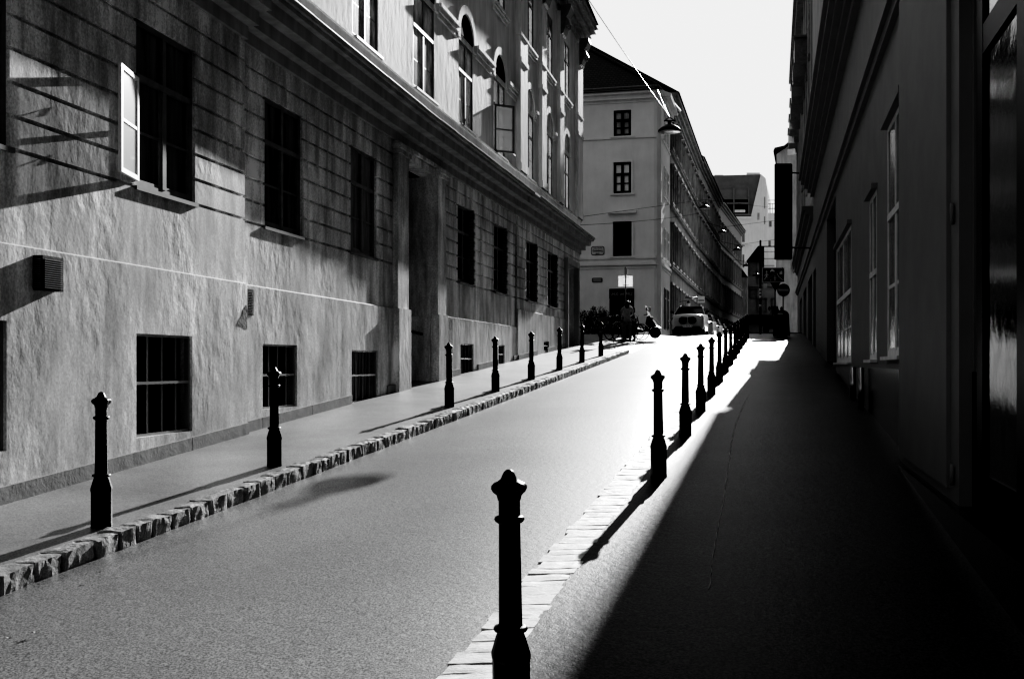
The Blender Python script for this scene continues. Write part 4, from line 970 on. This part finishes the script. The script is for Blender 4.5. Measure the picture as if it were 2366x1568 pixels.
# ------------------------------------------------------------------ bicycles, scooter, people, shrubs
def wheel(b, c, r, ax, spokes=14, tr=.02):
    c = Vector(c); ax = Vector(ax).normalized(); up = Vector((0, 0, 1))
    b.tube([c+(ax*math.cos(2*math.pi*k/28)+up*math.sin(2*math.pi*k/28))*r for k in range(28)], tr, 6, closed=True)
    for k in range(spokes):
        t = 2*math.pi*k/spokes; b.tube([c, c+(ax*math.cos(t)+up*math.sin(t))*r], .003, 3)
def bicycle(name, lab, c, ang, basket):
    t = thing(name, lab, 'bicycle', c, 'bicycles at the rack')
    ax = Vector((math.cos(ang), math.sin(ang), 0)); c = Vector(c); q = lambda s, z, o=0: c+ax*s+Vector((-ax.y, ax.x, 0))*o+Vector((0, 0, z))
    for s in (-.52, .52):
        b = MB(); wheel(b, q(s, .345), .325, ax); b.build('wheel', 'rubber', t)
        b = MB(); b.tube([q(s+.36*math.cos(a*.25), .345+.36*math.sin(a*.25)) for a in range(2, 12)], .014, 5); b.build('mudguard', 'steel', t)
    b = MB()
    for p in ([q(-.52, .345), q(-.05, .30), q(.36, .72), q(-.18, .80), q(-.05, .30)], [q(-.52, .345), q(-.18, .78)], [q(.52, .345), q(.40, .62), q(.32, .98)], [q(-.18, .8), q(-.22, .95)]): b.tube(p, .018, 6)
    b.build('frame', 'black', t)
    b = MB(); b.tube([q(.20, 1.03, .28), q(.32, 1.05, .18), q(.34, .99, 0), q(.32, 1.05, -.18), q(.20, 1.03, -.28)], .014, 6); b.build('handlebar', 'steel', t)
    b = MB(); b.lathe([(.03, .95), (.12, .965), (.13, .985), (.05, 1.0)], 12, c=q(-.24, 0)); b.build('saddle', 'black', t)
    if basket:
        b = MB(); cc = q(.62, 0)
        b.add([cc+Vector(v) for v in ((-.14, -.13, .75), (.14, -.13, .75), (.14, .13, .75), (-.14, .13, .75), (-.21, -.18, 1.0), (.21, -.18, 1.0), (.21, .18, 1.0), (-.21, .18, 1.0))], [(0, 3, 2, 1), (0, 1, 5, 4), (1, 2, 6, 5), (2, 3, 7, 6), (3, 0, 4, 7)]); b.build('basket', 'grey', t)
    return t
def gp(px, Y, dz=0): return (ux(px, Y), Y, zg(Y)+dz-.03)
bicycle('bicycle', 'bicycle with a front basket, leftmost at the rack', gp(1428, 40.6), math.pi+.25, True)
bicycle('bicycle', 'bicycle behind the standing person, rightmost at the rack', gp(1456, 41.3), -.55, False)
bicycle('bicycle', 'bicycle standing in the middle of the rack, hidden behind the person', gp(1442, 41.9), math.pi-.2, False)
for px, Y, lb in ((1418, 40.2, 'steel hoop of the bicycle rack, left of the person'), (1437, 40.3, 'steel hoop of the bicycle rack, beside the person')):
    c = Vector(gp(px, Y)); b = MB(); b.tube([c+Vector((-.02, 0, 0)), c+Vector((-.02, 0, .7)), c+Vector((.1, .1, .82)), c+Vector((.3, .3, .82)), c+Vector((.4, .4, .7)), c+Vector((.4, .4, 0))], .025, 8)
    tag(b.build('rack_hoop', 'metal'), lb, 'bicycle rack', 'bicycle rack hoops')
def scooter(lab, c, rot, grp=None):
    t = thing('motor_scooter', lab, 'scooter', c, grp); c = Vector(c); cs, sn = math.cos(rot), math.sin(rot)
    f = lambda x, y, z: c+Vector((x*cs-y*sn, x*sn+y*cs, z))       # x forward
    for x in (.62, -.62):
        b = MB(); b.lathe([(.12, -.05), (.22, -.055), (.25, -.03), (.25, .03), (.22, .055), (.12, .05)], 22, fr=lambda p, x=x: f(x+p.x, p.z, .25+p.y)); b.build('wheel', 'rubber', t)
    b = MB(); b.prism([(.44, .45), (.38, .28), (-.1, .25), (-.25, .35), (-.95, .5), (-1.0, .72), (-.85, .82), (-.2, .78), (-.1, .45), (.2, .36), (.3, .98), (.42, 1.0), (.72, .55), (.86, .46), (.70, .53)], -.24, .24, lambda p, q, w: f(p, w*(1 if q < .9 else .75), q)); b.build('body', 'black', t, bevel=.03)
    b = MB(); b.box(-.9, -.2, -.15, .15, .79, .89, f); b.build('seat', 'cloth_d', t, bevel=.03)
    b = MB(); b.add([f(.40, -.24, .95), f(.40, .24, .95), f(.22, .2, 1.42), f(.22, -.2, 1.42)], [(0, 1, 2, 3)]); b.build('windshield', 'glass', t)
    b = MB(); b.tube([f(.45, -.2, .98), f(.70, -.17, .72), f(.92, -.08, .45)], .009, 6); b.tube([f(.45, .2, .98), f(.70, .17, .72), f(.92, .08, .45)], .009, 6); b.build('shield_trim', 'steel', t)
    b = MB(); b.tube([f(.2, -.33, 1.02), f(.33, 0, 1.04), f(.2, .33, 1.02)], .016, 6); b.build('handlebar', 'steel', t)
    for s in (-1, 1):
        b = MB(); b.tube([f(.3, s*.25, 1.04), f(.33, s*.33, 1.22)], .008, 5); b.lathe([(.001, -.02), (.065, -.015), (.07, .015), (.001, .02)], 12, fr=lambda p, s=s: f(.33+p.z, s*.35+p.x, 1.29+p.y*1.5)); b.build('mirror', 'black', t)
    b = MB(); b.lathe([(.001, .03), (.08, 0), (.085, -.04)], 14, fr=lambda p: f(.52+p.z, p.x, .88+p.y)); b.build('headlight', 'glass_pale', t)
    return t
scooter('black motor scooter parked right of the bicycles, front wheel turned towards the road', gp(1481, 43.4), -.35)
scooter('black scooter standing behind the pavement board', (ux(1784, 52), 52, zg(52)), -1.3)

def skinned(name, joints, edges, radii, m, parent, sub=2, origin=None):
    me = bpy.data.meshes.new(name); me.from_pydata([Vector(j)-WO[parent] for j in joints], edges, []); o = bpy.data.objects.new(name, me); COL.objects.link(o)
    o.modifiers.new('s', 'SKIN'); sv = me.skin_vertices[0].data
    for i, r in enumerate(radii): sv[i].radius = (r, r) if isinstance(r, float) else r
    sv[0].use_root = True
    md = o.modifiers.new('u', 'SUBSURF'); md.levels = sub; md.render_levels = sub
    bpy.context.view_layer.update(); nm = bpy.data.meshes.new_from_object(o.evaluated_get(bpy.context.evaluated_depsgraph_get())); bpy.data.objects.remove(o)
    nm.name = name; nm.materials.clear(); nm.materials.append(M[m])
    for p in nm.polygons: p.use_smooth = True
    r = bpy.data.objects.new(name, nm); COL.objects.link(r); r.parent = parent; WO[r] = WO[parent]; return r
def person(lab, c, face, h, top, legs_m, lean=0, arms='fwd', hair='long', grp=None):
    t = thing('person', lab, 'person', c, grp); c = Vector(c); k = h/1.7; cs, sn = math.cos(face), math.sin(face)
    def f(x, y, z):       # x forward, y left
        if z > .92: x += lean*(z-.92)
        x *= k; y *= k; z *= k; return c+Vector((x*cs-y*sn, x*sn+y*cs, z))
    J = [f(0, 0, .93), f(0, 0, 1.1), f(0, 0, 1.30), f(0, 0, 1.42), f(.01, 0, 1.50), f(.03, 0, 1.58), f(.03, 0, 1.65)]; E = [(0, 1), (1, 2), (2, 3), (3, 4), (4, 5), (5, 6)]; Rr = [.12, .105, .13, .08, .05, .083, .062]
    for s in (-1, 1):
        n = len(J); J += [f(0, s*.09, .86), f(.02, s*.10, .48), f(-.02, s*.11, .08), f(.14, s*.13, .03)]; E += [(0, n), (n, n+1), (n+1, n+2), (n+2, n+3)]; Rr += [.088, .056, .038, .032]
        n = len(J)
        el = f(.05, s*.27, 1.13) if arms == 'down' else f(.12, s*.25, 1.15); wr = f(.30, s*.15, 1.08) if arms == 'fwd' else f(.10, s*.27, .90)
        J += [f(0, s*.18, 1.38), el, wr, wr+(wr-el).normalized()*.09]; E += [(3, n), (n, n+1), (n+1, n+2), (n+2, n+3)]; Rr += [.052, .040, .028, .030]
        d = (wr-el).normalized(); sd = d.cross(Vector((0, 0, 1))).normalized(); tip = wr+d*.09
        for q, ln in ((-.028, .06), (-.009, .075), (.010, .07), (.028, .055)):
            n2 = len(J); J += [tip+sd*q+d*ln*.5, tip+sd*q*1.2+d*ln-Vector((0, 0, .02))]; E += [(n+3, n2), (n2, n2+1)]; Rr += [.010, .008]
        n2 = len(J); J += [wr+d*.05-sd*s*.04, wr+d*.09-sd*s*.06]; E += [(n+2, n2), (n2, n2+1)]; Rr += [.011, .009]
    skinned('body', J, E, [r*k for r in Rr], 'skin', t)
    # clothing: sleeves+shirt, trousers, shoes as their own skinned shells
    J = [f(0, 0, .90), f(0, 0, 1.08), f(0, 0, 1.30), f(0, 0, 1.40)]; E = [(0, 1), (1, 2), (2, 3)]; Rr = [.155, .135, .155, .10]
    for s in (-1, 1):
        n = len(J); J += [f(0, s*.185, 1.38), f(.08, s*.25, 1.24)]; E += [(3, n), (n, n+1)]; Rr += [.072, .062]
    skinned('shirt', J, E, [r*k for r in Rr], top, t)
    J = [f(0, 0, .94)]; E = []; Rr = [.15]
    for s in (-1, 1):
        n = len(J); J += [f(0, s*.095, .84), f(.02, s*.105, .48), f(-.01, s*.11, .12)]; E += [(0, n), (n, n+1), (n+1, n+2)]; Rr += [.112, .082, .068]
    skinned('trousers', J, E, [r*k for r in Rr], legs_m, t)
    for s in (-1, 1): skinned('shoe', [f(-.05, s*.11, .045), f(.06, s*.12, .045), f(.17, s*.135, .035)], [(0, 1), (1, 2)], [.045*k, .05*k, .036*k], 'cloth_d', t, 1)
    # face
    b = MB(); b.lathe([(.001, -.02), (.014, -.01), (.018, .012), (.006, .035)], 8, c=f(.118, 0, 1.60)); b.build('nose', 'skin', t)
    for s in (-1, 1):
        b = MB(); b.lathe([(.001, -.009), (.012, 0), (.001, .009)], 8, c=f(.10, s*.033, 1.625)); b.build('eye', 'dark', t)
        b = MB(); b.lathe([(.004, -.03), (.016, -.01), (.018, .02), (.004, .03)], 8, c=f(.03, s*.088, 1.60)); b.build('ear', 'skin', t)
    b = MB(); b.lathe([(.002, -.006), (.026, 0), (.002, .006)], 8, c=f(.098, 0, 1.555)); b.build('mouth', 'cloth_g', t)
    if hair == 'long': skinned('hair', [f(0, 0, 1.70), f(-.035, 0, 1.62), f(-.06, 0, 1.50), f(-.085, 0, 1.36)], [(0, 1), (1, 2), (2, 3)], [.075*k, .115*k, .105*k, .085*k], 'hair', t)
    else: skinned('hair', [f(.03, 0, 1.70), f(-.02, 0, 1.65), f(-.03, 0, 1.57)], [(0, 1), (1, 2)], [.07*k, .09*k, .07*k], 'hair', t)
    return t
PG = 'people at the bicycle rack'
person('person with long dark hair in grey top and jeans, standing back to the camera', gp(1449, 39.9), 1.45, 1.66, 'cloth_g', 'jeans', .05, 'fwd', 'long', PG)
person('person in dark shirt leaning over a bicycle right behind the long haired person', gp(1461, 41.0), 2.2, 1.62, 'cloth_d', 'cloth_d', .28, 'fwd', 'short', PG)
person('person in a pale shirt mostly hidden behind the long haired person, left side', gp(1441, 41.4), -.4, 1.56, 'cloth_w', 'cloth_d', .1, 'down', 'short', PG)
for px, Y, hh, lb in ((1352, 54.6, 1.2, 'dark leafy shrub nearest the left house corner'), (1378, 54.2, 1.35, 'middle dark shrub before the corner house'), (1402, 53.8, 1.15, 'dark shrub just left of the bicycles')):
    c = Vector((ux(px, Y), Y, zg(Y)-.05)); t = thing('shrub', lb, 'shrub', c, 'shrubs before the corner house'); rnd = random.Random(px); b = MB(); st = MB()
    for k in range(9):
        a = rnd.random()*6.28; tip = c+Vector((.5*math.cos(a), .3*math.sin(a), hh*(.8+.35*rnd.random()))); st.tube([c+Vector((.2*math.cos(a), .1*math.sin(a), 0)), c.lerp(tip, .6)+Vector((.05, 0, 0)), tip], [.02, .012, .004], 5)
    for k in range(1500):
        u = rnd.random(); a = rnd.random()*6.28; r = math.sqrt(rnd.random()); z = u*hh*(1+.15*math.sin(a*3+px)); w = .72*(1-.35*u**2)
        p = c+Vector((r*w*math.cos(a), r*w*.6*math.sin(a), z)); d1 = Vector((rnd.uniform(-1, 1), rnd.uniform(-1, 1), rnd.uniform(-.3, 1))).normalized()*.06; d2 = Vector((rnd.uniform(-1, 1), rnd.uniform(-1, 1), rnd.uniform(-1, 1))).normalized()*.025
        b.add([p-d1, p+d2, p+d1, p-d2], [(0, 1, 2, 3)])
    st.build('stem', 'black', t); b.build('foliage', 'leaf', t, recalc=False)

# a few dry leaves and scraps on the road
rnd = random.Random(11)
scr = [(18, 1475, 'pale scrap lying at the lower left edge of the road'), (80, 1462, 'curled pale leaf near the lower left corner'), (228, 1322, 'small pale leaf below the left kerb'), (512, 1452, 'lone dry leaf on the open road left of centre'), (664, 1480, 'small pale pebble on the road, centre bottom'), (1045, 1405, 'twisted leaf just left of the foreground bollard'), (1383, 1043, 'dark speck of litter on the road before the second bollard'), (318, 1108, 'small leaf on the left pavement near the wall')]
for px, py, lb in scr:
    Y = 1.85*F/(py-688); X = ux(px, Y); z = uz(py, Y); b = MB(); n = 8; r = .010+.008*rnd.random(); a0 = rnd.random()*6
    top = [Vector((X+r*(1+.5*math.cos(2*(a-a0)))*math.cos(a), Y+r*(1+.5*math.cos(2*(a-a0)))*math.sin(a), z+.008+.005*math.sin(a*2))) for a in [2*math.pi*k/n for k in range(n)]]
    b.add(top+[v-Vector((0, 0, .003)) for v in top], [tuple(range(n)), tuple(range(n, 2*n))[::-1]]+[(k, (k+1) % n, n+(k+1) % n, n+k) for k in range(n)])
    tag(b.build('fallen_leaf', 'leaf_dry' if py != 1043 else 'black'), lb, 'litter', 'scraps on the ground')

# ------------------------------------------------------------------ light, world, camera
sun_dir = Vector((.305, 1, .3935)).normalized()
el = math.asin(sun_dir.z); az = math.atan2(sun_dir.x, sun_dir.y)
sl = bpy.data.lights.new('Sun', 'SUN'); sl.energy = 5; sl.angle = R(.4); sl.color = (1, 1, 1)
so = bpy.data.objects.new('Sun', sl); COL.objects.link(so); so.rotation_euler = (-sun_dir).to_track_quat('-Z', 'Y').to_euler(); so.location = (0, 0, 60)
w = bpy.data.worlds.new('World'); S.world = w; w.use_nodes = True; N = w.node_tree.nodes; L = w.node_tree.links
sky = N.new('ShaderNodeTexSky'); sky.sky_type = 'NISHITA'; sky.sun_disc = False; sky.sun_elevation = el; sky.sun_rotation = az; sky.dust_density = 4; sky.air_density = 1; sky.ozone_density = 1
bw = N.new('ShaderNodeRGBToBW'); L.new(sky.outputs[0], bw.inputs[0])
def mth(op, a, v):
    q = N.new('ShaderNodeMath'); q.operation = op; L.new(a, q.inputs[0]); q.inputs[1].default_value = v; return q.outputs[0]
# hazy sky: the glow round the sun saturates, a weak even haze elsewhere
v = mth('MINIMUM', mth('POWER', mth('DIVIDE', bw.outputs[0], 22.0), 2.0), 1.0)
v = mth('MULTIPLY_ADD', v, 10.2); v.node.inputs[2].default_value = 4.9
bg = N['Background']; L.new(v, bg.inputs[0]); bg.inputs[1].default_value = .05
cam = bpy.data.cameras.new('Camera'); co = bpy.data.objects.new('Camera', cam); COL.objects.link(co); co.rotation_euler = (R(90), 0, 0)
cam.sensor_width = 36; cam.lens = F/2366*36; cam.shift_y = 56/2366; cam.clip_end = 3000; cam.clip_start = .05
S.camera = co
for o in list(S.objects):
    if o.parent is None: o.location.z += EYE
S.render.engine = 'CYCLES'
S.view_settings.view_transform = 'Standard'; S.view_settings.look = 'None'; S.view_settings.exposure = 0; S.view_settings.gamma = 1
# black and white film response
S.view_settings.use_curve_mapping = True; cm = S.view_settings.curve_mapping; cv = cm.curves[3]
for x, y in ((.012, .0008), (.03, .010), (.05, .036), (.08, .10), (.2, .33), (.45, .68), (.75, .87)): cv.points.new(x, y)
cm.update()
S.render.resolution_x = 1024; S.render.resolution_y = 678
